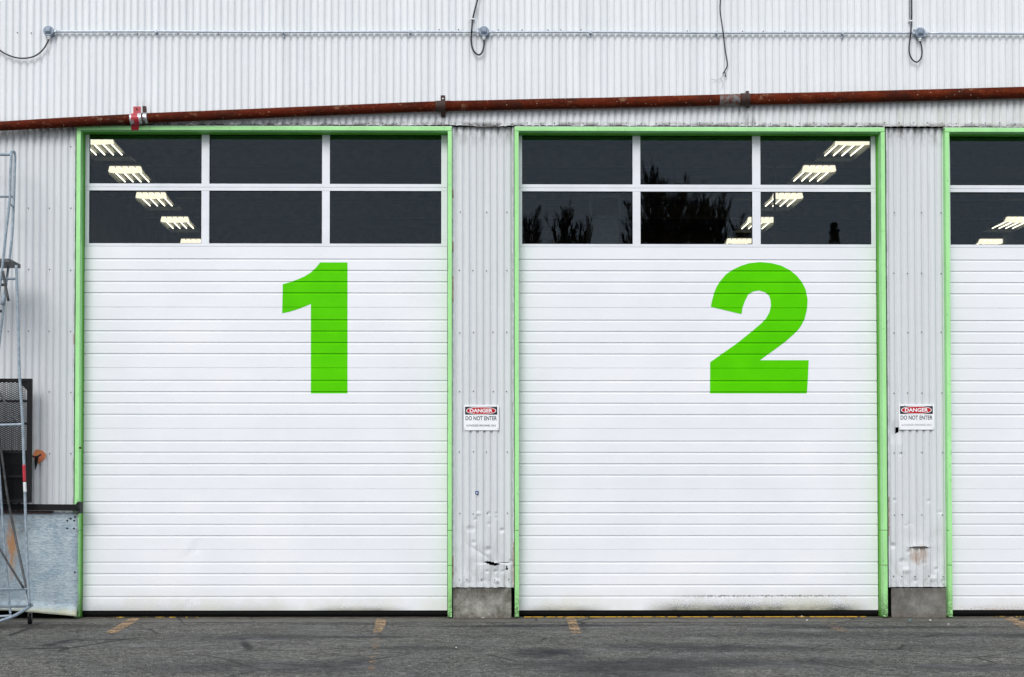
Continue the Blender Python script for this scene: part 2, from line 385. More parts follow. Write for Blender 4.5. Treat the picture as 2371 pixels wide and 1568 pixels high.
mark([[(1309, 1430), (1331, 1430), (1345, 1466), (1322, 1466)]], M['mark'])
mark([[(1892, 1431), (1918, 1431), (1936, 1446), (1910, 1446)], [(1910, 1446), (1936, 1446), (1976, 1465), (1945, 1465)]], M['mark2'])
mark([[(2316, 1427), (2342, 1427), (2378, 1444), (2346, 1444)], [(2346, 1444), (2378, 1444), (2420, 1462), (2385, 1462)]], M['mark'])

# ------------------------------------------------------------------ the building
bld = empty('warehouse', (WX(1185), 0, 0), 'white corrugated metal industrial building with green framed garage doors on asphalt', 'building')
PITCH = .0694
def corr(x): return .022*(.5+.5*math.cos(2*math.pi*x/PITCH))**3.4
def siding(name, x0, x1, z0, z1, y0, m, dz=.6, disp=None, hole=None, spp=12, xoff=0.):
    dx = PITCH/spp; nx = max(2, int((x1-x0)/dx)); nz = max(1, int((z1-z0)/dz)); b = MB()
    vs = []
    for j in range(nz+1):
        z = z0+(z1-z0)*j/nz
        for i in range(nx+1):
            x = x0+(x1-x0)*i/nx; a = 1.; off = 0.; zz = z
            if disp: off, a, zo = disp(x, z); zz = z+zo
            vs.append((x, y0+corr(x+xoff)*a+off, zz))
    fs = []
    for j in range(nz):
        for i in range(nx):
            if hole and hole((vs[j*(nx+1)+i][0]+vs[j*(nx+1)+i+1][0])/2, z0+(z1-z0)*(j+.5)/nz): continue
            k = j*(nx+1)+i; fs.append((k, k+1, k+nx+2, k+nx+1))
    b.add(vs, fs)
    o = b.build(name, m, bld, smooth=True)
    s = o.modifiers.new('thickness', 'SOLIDIFY'); s.thickness = .002; s.offset = -1; s.use_rim = False
    return o
XL, XR = -8.5, 13.0
TOPZ = 8.9
def lipwave(x, z):
    if z < ZLIP+.01:
        d = .006*mnoise.noise(Vector((x*2.1, 3, 0)))
        if abs(x-WX(1130, -.04)) < .22: d -= .012*math.cos((x-WX(1130, -.04))/.22*math.pi/2)
        return -.004, 1., d
    return 0., 1., 0.
up = siding('upper_siding', XL, XR, ZLIP, TOPZ, -.04, M['siding_up'], .55, lipwave)
def screw_mesh():
    b = MB(); ring = 8
    for r, y in ((.0065, 0), (.0058, -.003)):
        b.v += [(r*math.cos(2*math.pi*k/ring), y, r*math.sin(2*math.pi*k/ring)) for k in range(ring)]
    b.f += [(k, (k+1) % ring, ring+(k+1) % ring, ring+k) for k in range(ring)]
    b.f.append(tuple(ring+k for k in range(ring)))
    b.v += [(.004*math.cos(2*math.pi*k/6), -.0035, .004*math.sin(2*math.pi*k/6)) for k in range(6)]
    b.v += [(.004*math.cos(2*math.pi*k/6), -.008, .004*math.sin(2*math.pi*k/6)) for k in range(6)]
    b.f += [(16+k, 16+(k+1) % 6, 22+(k+1) % 6, 22+k) for k in range(6)]; b.f.append(tuple(22+k for k in range(6)))
    return b
SCREW = None
def screws(parent, pts):
    global SCREW
    for p in pts:
        if SCREW is None:
            o = screw_mesh().build('screw', M['screw'], parent); SCREW = o
        else:
            o = SCREW.copy(); C.objects.link(o); o.parent = parent
        o.matrix_parent_inverse = Matrix.Translation(-Vector(bld.location))
        o.location = (p[0], p[1]-.001, p[2])
pts = []
for k in range(72):
    X = -10+k*33.2+random.uniform(-2, 2); p = P(X, 286+random.uniform(-1.5, 1.5), -.042); pts.append(p)
for X, Y in ((40, 76), (72, 77), (252, 78), (270, 79), (318, 79), (365, 79), (412, 78), (458, 79), (505, 79), (560, 80), (1016, 69), (1061, 69), (1153, 70), (1208, 70), (1268, 70), (1298, 70), (1344, 70), (1590, 72), (1718, 73), (1766, 73), (1816, 73), (1905, 74)):
    pts.append(P(X, Y, -.043))
screws(up, pts)

# side and rear walls, roof, lining, floor slab: what keeps the inside dark
BACK = 26.0
b = MB().box(XL, XL+.15, -.02, BACK, 0, TOPZ).box(XR-.15, XR, -.02, BACK, 0, TOPZ).box(XL+.15, XR-.15, BACK-.15, BACK, 0, TOPZ)
b.build('outer_wall', M['siding_up'], bld)
MB().box(XL-.2, XR+.2, -.25, BACK+.2, TOPZ, TOPZ+.15).build('roof', M['galv'], bld)
LB = MB().box(XL+.16, XR-.16, .4, BACK-.16, 8.3, 8.35).build('ceiling_lining', M['inside'], bld)
MB().box(XL+.16, XR-.16, BACK-.3, BACK-.2, .02, 8.28).build('rear_lining', M['insidecool'], bld)
MB().box(XL+.16, XL+.22, .5, BACK-.32, .02, 8.28).build('wall_lining', M['insidecool'], bld)
MB().box(XR-.22, XR-.16, .5, BACK-.32, .02, 8.28).build('wall_lining', M['insidecool'], bld)
MB().box(XL+.23, XR-.23, .36, BACK-.32, -.1, .0).build('floor_slab', M['concrete'], bld)
# backing wall behind the siding, with door openings (set 3 mm behind anything it meets)
Y1 = .10                                   # plane of the doors
def X1(a): return WX(a, -.05)
doors = [(183.5, 1036), (1200.5, 2041.5), (2200.5, 3045)]     # inner edges of the jamb fronts, in pixels
edges = [(X1(a), X1(b_)) for a, b_ in doors]
zt = WZ(303.5, -.05)
bk = MB(); cur = XL+.16
for a, b_ in edges:
    bk.box(cur, a-.052, .09, .33, .003, zt+.05); cur = b_+.052
bk.box(cur, XR-.16, .09, .33, .003, zt+.05)
bk.box(XL+.16, XR-.16, .03, .33, zt+.053, 8.28)
bk.build('backing_wall', M['rubber'], bld)

# pillar and side siding with dents, tears
pa0, pa1 = WX(1051), WX(1186); pb0, pb1 = WX(2057), WX(2188)
zb = WZ(1360)
tearA = P(1143, 1304); tearB = P(2128, 1267)
def dispA(x, z):
    off = 0; a = 1; zo = 0
    dx = x-tearA.x; dz = z-tearA.z
    wv = math.exp(-(dx/.10)**2); ze = -.004+.012*math.cos(dx/.05)*wv
    if dz > ze: off += .040*wv*math.exp(-dz/.11); a -= .45*wv*math.exp(-dz/.1)
    else: off -= .026*wv*math.exp(dz/.09); a -= .9*wv*math.exp(dz/.09)
    # crease running up and to the left
    cx = dx+.13; cz = dz-.10; d = abs(cx*.55+cz*.83+.0); l = math.exp(-(cx*cx+cz*cz)/.02)
    off += .014*l*math.exp(-d/.02)
    low = max(0, min(1, (1.0-z)/.9))
    off += .012*low*mnoise.noise(Vector((x*9, z*7, 1)))
    for X, Y, rr, s in DENTA:
        p = P(X, Y); q = math.hypot((x-p.x)/rr, (z-p.z)/(rr*.8))
        if q < 1: off += s*(1-q); a -= .5*(1-q)
    if z < zb+.01: zo += .008*mnoise.noise(Vector((x*14, 5, 0)))
    return off, a, zo
DENTA = [(1089, 1225, .05, .02), (1108, 1189, .03, -.01), (1132, 1189, .03, .012), (1151, 1189, .03, .012), (1101, 1203, .03, .012), (1133, 1213, .03, .01), (1151, 1198, .03, .012), (1162, 1228, .035, .018), (1095, 1256, .04, .012),
         (1120, 1345, .04, .016), (1150, 1345, .04, -.014), (1127, 1323, .03, .014), (1147, 1323, .03, .014), (1165, 1323, .03, .014), (1185, 1300, .04, .02), (1130, 1273, .05, .02), (1088, 1350, .04, .014)]
def holeA(x, z):
    dx = x-tearA.x+.02; dz = z-tearA.z
    mid = .010*math.cos(dx*28+2)+.004*mnoise.noise(Vector((x*60, 2, 0)))
    h = .016*max(0, 1-(dx/.085)**2)+.004*mnoise.noise(Vector((x*70, 7, 0)))
    q = (dz+.065)/.05
    return (abs(dx) < .085 and abs(dz-mid) < h) or (abs(dx-.12) < .055 and abs(dz-.010) < .0035) or (0 < q < 1 and abs(dx-.150) < .013*(1-q))
DENTB = [(2066, 1264, .045, .022), (2072, 1158, .03, .014), (2095, 1217, .025, .01), (2107, 1213, .03, .012), (2105, 1277, .035, .02), (2090, 1300, .05, .018), (2098, 1320, .05, -.016), (2140, 1303, .03, .014), (2168, 1318, .035, .015),
         (2183, 1345, .03, .012), (2160, 1340, .05, -.014), (2174, 1186, .03, .014), (2120, 1345, .03, .012), (2150, 1160, .03, .01), (2085, 1052, .03, .008)]
def dispB(x, z):
    off = 0; a = 1; zo = 0
    dx = x-tearB.x; dz = z-tearB.z
    wv = 1/(1+(dx/.085)**6)
    if dz > 0: off -= .022*wv*math.exp(-dz/.05)
    else: off += .018*wv*math.exp(dz/.06)
    low = max(0, min(1, (1.2-z)/1.1))
    off += .010*low*mnoise.noise(Vector((x*9, z*7, 8)))
    c2 = P(2074, 1002); q = math.hypot((x-c2.x)/.09, (z-c2.z)/.13)
    if q < 1: off += .022*(1-q); a -= .6*(1-q)
    for X, Y, rr, s in DENTB:
        p = P(X, Y); q = math.hypot((x-p.x)/rr, (z-p.z)/(rr*.8))
        if q < 1: off += s*(1-q); a -= .5*(1-q)
    if z < zb+.01: zo += .004*mnoise.noise(Vector((x*14, 5, 0)))
    return off, a, zo
def holeB(x, z):
    dx = x-tearB.x; dz = z-tearB.z
    if abs(dx) < .085 and 0 < dz-(.0 if abs(dx) < .055 else -.012*(abs(dx)-.055)/.03) < .010: return True
    q = P(2078, 994); return 0 < x-q.x+.015 < .028 and -.035+.6*(x-q.x) < z-q.z < .018
sa = siding('pillar_siding', pa0, pa1, zb, ZLIP-.004, 0, M['siding_low'], .007, dispA, holeA)
sa['label'] = 'torn and dented grey white siding between doors 1 and 2'
sb = siding('pillar_siding', pb0, pb1, zb+.002, ZLIP-.004, 0, M['siding_low'], .007, dispB, holeB, xoff=.02)
sb['label'] = 'dented siding with a rust stained slit between doors 2 and 3'
SD = None
sl = siding('side_siding', XL, WX(171), .28, ZLIP-.004, 0, M['siding_low'], .5, xoff=.01)
sr = siding('side_siding', X1(3060)+.06, XR, .3, ZLIP-.004, 0, M['siding_low'], .5)
def grid(Xs, Ys, jit=1): return [P(X+random.uniform(-jit, jit), Y+random.uniform(-jit, jit), -.003) for Y in Ys for X in Xs]
screws(sl, grid((18, 66, 114, 163), (483, 625, 767)) + grid((114, 163), (908, 1050)) + grid((164,), (340,)))
pA = []
for Y, Xs in ((627, (1063, 1095, 1126, 1172)), (770, (1063, 1095, 1141, 1173)), (906, (1063, 1095, 1141, 1173)), (1046, (1062, 1095, 1126, 1174)), (1189, (1063, 1095, 1127, 1175)), (1342, (1062, 1081, 1113, 1145, 1178)), (491, (1064, 1126, 1173))):
    pA += grid(Xs, (Y,))
screws(sa, pA)
pB = []
for Y, Xs in ((493, (2069, 2133, 2178)), (633, (2069, 2101, 2133, 2178)), (770, (2069, 2101, 2133, 2178)), (910, (2070, 2101, 2133, 2180)), (1048, (2069, 2087, 2134, 2181)), (1192, (2070, 2087, 2133, 2181)), (1334, (2068, 2087, 2117, 2149, 2182))):
    pB += grid(Xs, (Y,))
screws(sb, pB)
# concrete footings
def footing(Xa, Xb, y0):
    b = MB(); xa, xb = WX(Xa), WX(Xb); nx, nz = 14, 8; z1 = WZ(1362)
    vs = []
    for j in range(nz+1):
        for i in range(nx+1):
            x = xa+(xb-xa)*i/nx; z = -.02+(z1+.02)*j/nz
            vs.append((x+(.006*mnoise.noise(Vector((z*20, i, 3))) if i in (0, nx) else 0), y0+.004*mnoise.noise(Vector((x*8, z*8, 0))), z))
    fs = [(j*(nx+1)+i, j*(nx+1)+i+1, (j+1)*(nx+1)+i+1, (j+1)*(nx+1)+i) for j in range(nz) for i in range(nx)]
    b.add(vs, fs); b.box(xa+.004, xb-.004, y0+.012, .027, -.02, z1-.004)
    return b.build('concrete_footing', M['concrete'], bld)
footing(1048, 1183, .004)['label'] = 'pale pitted concrete footing under the torn siding'
footing(2060, 2186, .004)['label'] = 'darker concrete footing between doors 2 and 3'
# corner trims beside the door frames
for X0_, X1_ in ((1046.8, 1050.8), (1186.2, 1189.2), (2053.6, 2056.8), (169.4, 172.2)):
    x0 = WX(X0_); x1 = WX(X1_); zz = zb if X0_ > 500 else 1.1
    n = 40; tr = MB()
    for j in range(n):
        za, zc = zz+(ZLIP-.006-zz)*j/n, zz+(ZLIP-.006-zz)*(j+1)/n
        o = .002*mnoise.noise(Vector((j*.7, X0_, 0)))
        tr.box(x0+o, x1+o, -.008, .026, za, zc)
    tr.build('corner_trim', M['trim'], bld)
for X, Ya, Yb in ((1187.2, 1255, 1358), (1048, 1285, 1340), (1048, 440, 460), (1048, 640, 700), (170.6, 775, 800), (1048, 560, 585), (2054.4, 1150, 1240)):
    MB().box(WX(X)-.004, WX(X)+.008, -.011, .0, WZ(Yb), WZ(Ya)).build('bare_edge', M['wood'], bld)
fl = MB()
for a, b_ in ((X1(178), X1(1046)), (X1(1192), X1(2051)), (X1(2188), XR)):
    fl.box(a, b_, -.046, -.0, ZLIP-.016, ZLIP-.010)
fl.build('drip_flashing', M['fitting'], bld)

# door frames
def frame(i):
    a, b_ = edges[i]; wp = .041; z1 = zt+.042
    o = MB().box(a-wp, b_+wp, -.055, .027, zt, z1).build('door_frame', M['green'], bld, bev=.003)
    for s, x in ((-1, a), (1, b_)):
        q = MB(); n = 24
        for j in range(n):
            za, zc = .012+(zt-.002-.012)*j/n, .012+(zt-.002-.012)*(j+1)/n
            d = .0015*mnoise.noise(Vector((j*.9, i, s)))
            q.add([], [])
            q.box(min(x, x+s*wp)+d, max(x, x+s*wp)+d, -.051, .026, za, zc)
        # weld the column of blocks into one post
        ob = q.build('post', M['green'], o)
        bm = bmesh.new(); bm.from_mesh(ob.data); bmesh.ops.remove_doubles(bm, verts=bm.verts, dist=.0032)
        bm.to_mesh(ob.data); bm.free()
    # reveal boards
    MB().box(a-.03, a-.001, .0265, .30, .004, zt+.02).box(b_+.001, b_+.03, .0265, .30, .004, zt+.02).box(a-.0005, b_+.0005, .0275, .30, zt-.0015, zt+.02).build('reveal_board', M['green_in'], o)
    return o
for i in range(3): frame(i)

# sectional doors
PXS = 231.0/ (13.10/13.0)                  # pixels per metre in the plane of the doors
ZJ = [WZ(y, Y1) for y in (572, 712.4, 852.4, 992.4, 1132.4, 1272.4)]
ZBOT = WZ(1413, Y1)
def yoff(z):                               # depth of the embossed profile at height z
    s = 0.
    for i, zj in enumerate(ZJ):
        if i > 0: s += .006*max(0, 1-abs(z-zj)/.0035)
        if z > zj: continue
        if i+1 < len(ZJ)+0 and z < ZJ[i+1]: continue
        for gp in (28.2, 54.4, 80.8, 107.0):
            g0 = zj-gp/PXS; t = g0-z        # t from 0 downward
            if -.0012 < t <= 0: s += .0105*(t+.0012)/.0012
            elif 0 < t < .0045: s += .0105
            elif .0045 <= t < .008: s += .0105-.005*(t-.0045)/.0035
            elif .008 <= t < .017: s += .0055
            elif .017 <= t < .0225: s += .0055*(1-(t-.017)/.0055)
    return s
zrows = {ZBOT, ZJ[0]}
for i, zj in enumerate(ZJ):
    if i: zrows |= {zj, zj-.0035, zj+.0035}
    for gp in (28.2, 54.4, 80.8, 107.0):
        g0 = zj-gp/PXS
        if g0-.03 > ZBOT: zrows |= {g0+.0012, g0, g0-.0045, g0-.008, g0-.017, g0-.0225}
    for k in range(1, 10):
        z = zj-.0607*k
        if z > ZBOT: zrows.add(z)
zrows = sorted(z for z in zrows if ZBOT <= z <= ZJ[0])
zr = [zrows[0]]
for z in zrows[1:]:
    if z-zr[-1] > .0008: zr.append(z)
zrows = zr
CRE = [(P(437, 1272, Y1), -1, .006, .22), (P(449, 1272, Y1), 1, .005, .2), (P(430, 1395, Y1), -1, .005, .2), (P(785, 1400, Y1), 1, .005, .2)]
def dent(x, z):
    s = 0
    for p, sg, A, rr in CRE:
        dx, dz = x-p.x, z-p.z
        q = math.hypot(dx, dz)/rr
        if q < 1:
            side = (dx*.7+dz*.7*sg)
            s += A*(1-q)*max(0, min(1, side/.02+.5))*(1 if dx*sg < .1 else 0)
    return s
def panel_col(x, z): return Y1+yoff(z)+dent(x, z)+.0012*mnoise.noise(Vector((x*1.1, z*2.2, 4)))
PANES = [[(206, 466), (484, 745), (763, 1021)], [(1208, 1464), (1482, 1741), (1760, 2016)], [(2199, 2459), (2477, 2737), (2755, 3012)]]
def garage_door(i, label):
    a, b_ = edges[i]; a += .004; b_ -= .004
    nx = 84; vs = []; fs = []
    for z in zrows:
        for k in range(nx+1):
            x = a+(b_-a)*k/nx; vs.append((x, panel_col(x, z), z))
    for j in range(len(zrows)-1):
        for k in range(nx): q = j*(nx+1)+k; fs.append((q, q+1, q+nx+2, q+nx+1))
    b = MB().add(vs, fs); b.box(a, b_, Y1+.02, Y1+.06, ZBOT, ZJ[0])
    d = b.build('garage_door', M['door'], bld); d['label'] = label
    # aluminium window sections
    f = MB(); y0 = Y1
    zs = [WZ(427, y0), WZ(443, y0), WZ(565, y0)]
    ztop = zt-.003; zcap = zt-.003
    px = [(WX(p, y0, 440), WX(q, y0, 440)) for p, q in PANES[i]]
    mid = (zs[0]+zs[1])/2
    f.box(a, b_, y0, y0+.045, mid+.0012, zs[0]); f.box(a, b_, y0, y0+.045, zs[1], mid-.0012)
    f.box(a, b_, y0, y0+.045, ZJ[0]+.002, zs[2])
    vx = [(a, px[0][0]), (px[0][1], px[1][0]), (px[1][1], px[2][0]), (px[2][1], b_)]
    for (p, q) in vx:
        f.box(p, q, y0+.0015, y0+.043, zs[0]+.0003, ztop-.0003); f.box(p, q, y0+.0015, y0+.043, zs[2]+.0003, zs[1]-.0003)
    f.build('window_frame', M['alu'], d, bev=.0012)
    for (p, q) in px:
        for z0, z1 in ((zs[0], ztop), (zs[2], zs[1])):
            MB().box(p-.004, q+.004, y0+.018, y0+.023, z0-.004, z1+.004).build('window_pane', M['glass'], d)
    gk = MB()
    for (p, q) in px:
        for z0, z1 in ((zs[0], ztop), (zs[2], zs[1])):
            t = .005
            gk.box(p, q, y0+.010, y0+.017, z0, z0+t).box(p, q, y0+.010, y0+.017, z1-t, z1).box(p, p+t, y0+.010, y0+.017, z0+t, z1-t).box(q-t, q, y0+.010, y0+.017, z0+t, z1-t)
    gk.build('glazing_gasket', M['rubber'], d)
    # rubber foot, slightly uneven
    s = MB(); n = 60; pts = []
    for k in range(n+1): x = a+(b_-a)*k/n; pts.append((x, Y1+.028, .034+.004*mnoise.noise(Vector((x*3, 0, 0)))))
    s.tube(pts, .030, 8); s.box(a, b_, Y1+.008, Y1+.05, .04, ZBOT-.001)
    s.build('bottom_seal', M['rubber'], d, smooth=False)
    return d
D1 = garage_door(0, 'white sectional door painted with a green number 1')
D2 = garage_door(1, 'white sectional door painted with a green number 2, mould along its foot')
D3 = garage_door(2, 'white sectional door cut off by the right edge of the photo')
def numeral(pts, ox, oy, sc, d, name):
    poly = [P((ox+x/sc)/1.5207, (oy+y/sc)/1.5207, Y1) for x, y in pts]
    from mathutils.geometry import tessellate_polygon
    bm = bmesh.new(); vs = [bm.verts.new((p.x, 0, p.z)) for p in poly]
    for t in tessellate_polygon([[Vector((p.x, p.z, 0)) for p in poly]]): bm.faces.new([vs[i] for i in t])
    for z in zrows:
        bmesh.ops.bisect_plane(bm, geom=bm.verts[:]+bm.edges[:]+bm.faces[:], plane_co=(0, 0, z), plane_no=(0, 0, 1))
    x = min(p.x for p in poly)
    while x < max(p.x for p in poly):
        x += .0437
        bmesh.ops.bisect_plane(bm, geom=bm.verts[:]+bm.edges[:]+bm.faces[:], plane_co=(x, 0, 0), plane_no=(1, 0, 0))
    for v in bm.verts: v.co.y = panel_col(v.co.x, v.co.z)-.0022
    bmesh.ops.recalc_face_normals(bm, faces=bm.faces)
    me = bpy.data.meshes.new(name); bm.to_mesh(me); bm.free(); me.materials.append(M['numeral'])
    o = bpy.data.objects.new(name, me); C.objects.link(o); o.parent = d
    o.matrix_parent_inverse = Matrix.Translation(-Vector(bld.location)); return o
numeral([(503, 127), (777, 127), (777, 1440), (410, 1440), (410, 543), (345, 570), (290, 592), (200, 620), (122, 637), (128, 345), (220, 318), (300, 288), (350, 265), (405, 230), (460, 180)], 950, 880, 2.851, D1, 'painted_numeral')
two = [(145, 572), (160, 505), (180, 430), (205, 370), (240, 315), (300, 245), (370, 198), (450, 160), (530, 135), (640, 123), (750, 133), (850, 158), (950, 210), (1010, 262), (1065, 330), (1100, 405), (1117, 500), (1112, 590), (1085, 700), (1050, 765), (1010, 818), (890, 925), (740, 1035), (638, 1108), (1128, 1108), (1120, 1300), (1110, 1440), (138, 1440), (140, 1128), (250, 1050), (400, 945), (550, 825), (650, 740), (700, 690), (735, 625), (750, 560), (745, 500), (728, 455), (690, 425), (625, 408), (570, 418), (520, 450), (490, 510), (465, 575), (455, 643), (430, 640)]
numeral(two, 2450, 880, 2.851, D2, 'painted_numeral')
# yellow painted steel edge at the thresholds
n = N('chipped_yellow_edge_paint', .6, 0, (.7, .4, .02)); f_ = n.noise(16, 6, .75, (1, 1, 1))
n.i('Base Color', n.mix(n.mp(f_, .50, .58), (.60, .34, .015), (.03, .02, .012))); M['yellow'] = n.m
n = N('nearly_bare_edge_paint', .6, 0, (.7, .4, .02)); f_ = n.noise(16, 6, .75, (1, 1, 1))
n.i('Base Color', n.mix(n.mp(f_, .40, .48), (.55, .33, .02), (.02, .016, .012))); M['yellow2'] = n.m
for i, m, Xa, Xb in ((1, 'yellow', 1212, 2000), (0, 'yellow2', 255, 470), (2, 'yellow2', 2290, 2900)):
    a, b_ = WX(Xa, .05), WX(Xb, .05)
    MB().box(a, b_, .035, .050, .0, .008).build('threshold_edge', M[m], bld, bev=.002)

# beams inside
def beam(Xa, Ya, Xb, Yb, y, h, dpt, m, name='roof_beam'):
    p, q = P(Xa, Ya, y), P(Xb, Yb, y)
    MB().add([(p.x, y, p.z), (q.x, y, q.z), (q.x, y, q.z+h), (p.x, y, p.z+h), (p.x, y+dpt, p.z), (q.x, y+dpt, q.z), (q.x, y+dpt, q.z+h), (p.x, y+dpt, p.z+h)],
             [(0, 1, 2, 3), (4, 7, 6, 5), (0, 4, 5, 1), (3, 2, 6, 7), (0, 3, 7, 4), (1, 5, 6, 2)]).build(name, m, bld)
for Y in (300, 378, 455, 500, 558):
    y = 6.395*FPX/(1140-Y)-13
    MB().box(XL+.3, XR-.3, y, y+.2, 7.65, 7.93).build('roof_beam', M['beam'], bld)
# a post and a boxed unit inside behind door 2
p = P(1793, 560, 3.0); q = P(1793, 420, 3.0)
tag(MB().tube([(p.x, 3, 0), (p.x, 3, q.z+.6)], .014, 8).build('pipe_post', M['olive'], None, True), 'thin olive pole standing inside, seen through the right pane of door 2', 'pole')
u = empty('heater_unit', P(1400, 560, 5.0), 'pale framed box unit faintly seen inside behind the lower left panes of door 2', 'heater')
p0 = P(1365, 505, 5.0); p1 = P(1437, 452, 5.0); r0 = P(1368, 600, 5.0); r1 = P(1432, 508, 5.0)
fb = MB(); t = .03
fb.box(p0.x, p1.x, 5, 5.05, p1.z-t, p1.z).box(p0.x, p1.x, 5, 5.05, p0.z, p0.z+t).box(p0.x, p0.x+t, 5, 5.05, p0.z+t, p1.z-t).box(p1.x-t, p1.x, 5, 5.05, p0.z+t, p1.z-t)
fb.build('frame', plain('unit_frame_grey', (.9, .93, .93), .6), u)
MB().box(r0.x, r1.x, 5.0, 5.6, .02, p0.z-.01).build('cabinet', plain('unit_cabinet_grey', (.75, .80, .80), .6), u, bev=.01)

# ------------------------------------------------------------------ ceiling lights inside
HZ = 7.35
M['lamp'] = emis('lit_fluorescent_tube', (1, .89, .70), 2.8)
M['lampend'] = emis('lit_lamp_end_lens', (1, .89, .68), 1.1)
M['reflect'] = plain('reflector_tray', (.38, .40, .32), .5)
M['housing'] = plain('lamp_housing', (.20, .20, .18), .6)
LW = .62
def light_proto(loc, label):
    root = empty('ceiling_light', loc, label, 'ceiling light', 'fluorescent bay lights hanging inside the building')
    x, y, z = loc; L = 1.25
    MB().tube([(x+.28, y+L-.02, z+.05), (x+.20, y+L+.9, z+.16)], .011, 6).build('power_cord', M['fitting'], root)
    MB().box(x-LW/2, x+LW/2, y, y+L, z+.052, z+.16).build('housing', M['housing'], root, bev=.01)
    b = MB(); n = 5; m_ = 20                        # curved lit lens at the near end, with dark notches along its top
    poly = [(x-LW/2+LW*j/m_, z-.050-.018*math.sin(math.pi*j/m_)) for j in range(m_+1)]
    top = []
    for k in range(n):
        xa = x-LW/2+LW*k/n; wq = LW/n
        top += [(xa+.01, z-.012), (xa+.022, z+.045), (xa+wq-.022, z+.045), (xa+wq-.01, z-.012)]
    b.prism(poly+top[::-1], y-.012, y+.10)
    b.build('end_lens', M['lampend'], root)
    MB().add([(x-LW/2, y+.12, z+.016), (x+LW/2, y+.12, z+.016), (x+LW/2, y+L-.02, z+.016), (x-LW/2, y+L-.02, z+.016),
              (x-LW/2-.04, y+.12, z-.05), (x+LW/2+.04, y+.12, z-.05), (x+LW/2+.04, y+L, z-.05), (x-LW/2-.04, y+L, z-.05)],
             [(0, 1, 2, 3), (0, 4, 7, 3), (1, 5, 6, 2), (3, 2, 6, 7)]).build('reflector', M['reflect'], root)
    for k in range(4):
        xx = x-LW/2+LW*(k+.5)/4
        MB().tube([(xx, y+.11, z-.02), (xx, y+L-.30, z-.02)], .011, 8).build('tube', M['lamp'], root, True)
    MB().tube([(x-.2, y+.3, z+.09), (x-.2, y+.3, 8.29)], .006, 6).tube([(x+.2, y+.9, z+.09), (x+.2, y+.9, 8.29)], .006, 6).build('hanger', M['wire'], root)
    return root
def children(o): return [c for c in bpy.data.objects if c.parent == o]
LP = None
panes = ['top left pane of door 1', 'lower left pane of door 1']
LSP = [(219, 323, 'lit bay light cut by the top left corner of the door 1 windows'),
       (289, 391, 'lit bay light in the top left pane of door 1, second from the top'),
       (349, 451, 'upper of the two whole bay lights in the lower left pane of door 1'),
       (404, 507, 'lower of the two whole bay lights in the lower left pane of door 1'),
       (447, 558, 'lit bay light just peeping over the window rail beside the stile of door 1'),
       (1977, 325, 'lit bay light in the top right corner of the door 2 windows'),
       (1897, 389, 'lit bay light in the top right pane of door 2, just above the middle rail'),
       (1824, 452, 'lit bay light in the lower right pane of door 2, behind the olive pole'),
       (1763, 508, 'lit bay light partly hidden by the right window stile of door 2'),
       (1712, 557, 'lit bay light peeping over the window rail in the middle pane of door 2'),
       (2362, 507, 'lit bay light in the lower pane of door 3, at the photo edge'),
       (2297, 558, 'lit bay light peeping over the window rail of door 3')]
kids0 = None
for X, Y, lab in LSP:
    p = Pz(X, Y, HZ)
    if LP is None:
        LP = light_proto(p, lab); kids0 = children(LP)
    else:
        r = LP.copy(); C.objects.link(r); r.location = p; r['label'] = lab
        for c in kids0:
            k = c.copy(); C.objects.link(k); k.parent = r; k.matrix_parent_inverse = c.matrix_parent_inverse.copy()
# power leads between the lights
for X0_, Y0_, X1_, Y1_ in ((262, 352, 312, 385), (395, 490, 402, 503), (1930, 372, 1910, 385), (1800, 487, 1785, 505)):
    pass

# ------------------------------------------------------------------ conduit, boxes, cables
def circle(cx, cz, r, n=24): return [(cx+r*math.cos(2*math.pi*k/n), cz+r*math.sin(2*math.pi*k/n)) for k in range(n)]
BOX = [(112, 72, 'blue grey round junction box at the left end of the conduit'),
       (1120, 73, 'blue grey round junction box above the pillar between doors 1 and 2'),
       (2130, 76, 'blue grey round junction box above the pillar between doors 2 and 3')]
def jbox(X, Y, lab, i):
    c = P(X, Y, -.09); root = empty('junction_box', (c.x, -.05, c.z), lab, 'junction box', 'junction boxes along the conduit')
    r = .052
    MB().prism(circle(c.x, c.z, r), -.096, -.050).build('body', M['boxgrey'], root, bev=.004)
    b = MB(); s0, s1 = .033, .020; z0 = c.z
    b.add([(c.x-s0, -.0965, z0-s0), (c.x+s0, -.0965, z0-s0), (c.x+s0, -.0965, z0+s0), (c.x-s0, -.0965, z0+s0),
           (c.x-s1, -.114, z0-s1*.5), (c.x+s1, -.114, z0-s1*.5), (c.x+s1, -.114, z0+s1), (c.x-s1, -.114, z0+s1)],
          [(4, 7, 6, 5), (0, 4, 5, 1), (1, 5, 6, 2), (2, 6, 7, 3), (3, 7, 4, 0), (0, 1, 2, 3)])
    b.build('cover', M['boxgrey'], root, bev=.002)
    MB().box(c.x-.058, c.x-.036, -.058, -.052, c.z+.022, c.z+.044).box(c.x+.036, c.x+.056, -.058, -.052, c.z-.046, c.z-.026).build('lug', M['boxgrey'], root, bev=.002)
    for s in ((-1, 1) if i else (1,)):
        MB().tube([(c.x+s*(r-.006), -.072, c.z), (c.x+s*(r+.024), -.072, c.z)], .0165, 6).build('connector', M['conduit'], root)
    MB().tube([(c.x, -.075, c.z-r+.003), (c.x, -.075, c.z-r-.013), (c.x, -.075, c.z-r-.0135), (c.x, -.075, c.z-r-.028)], [.019, .019, .013, .013], 8).build('cable_gland', M['fitting'], root)
    return c
cs = [jbox(*q, i) for i, q in enumerate(BOX)]
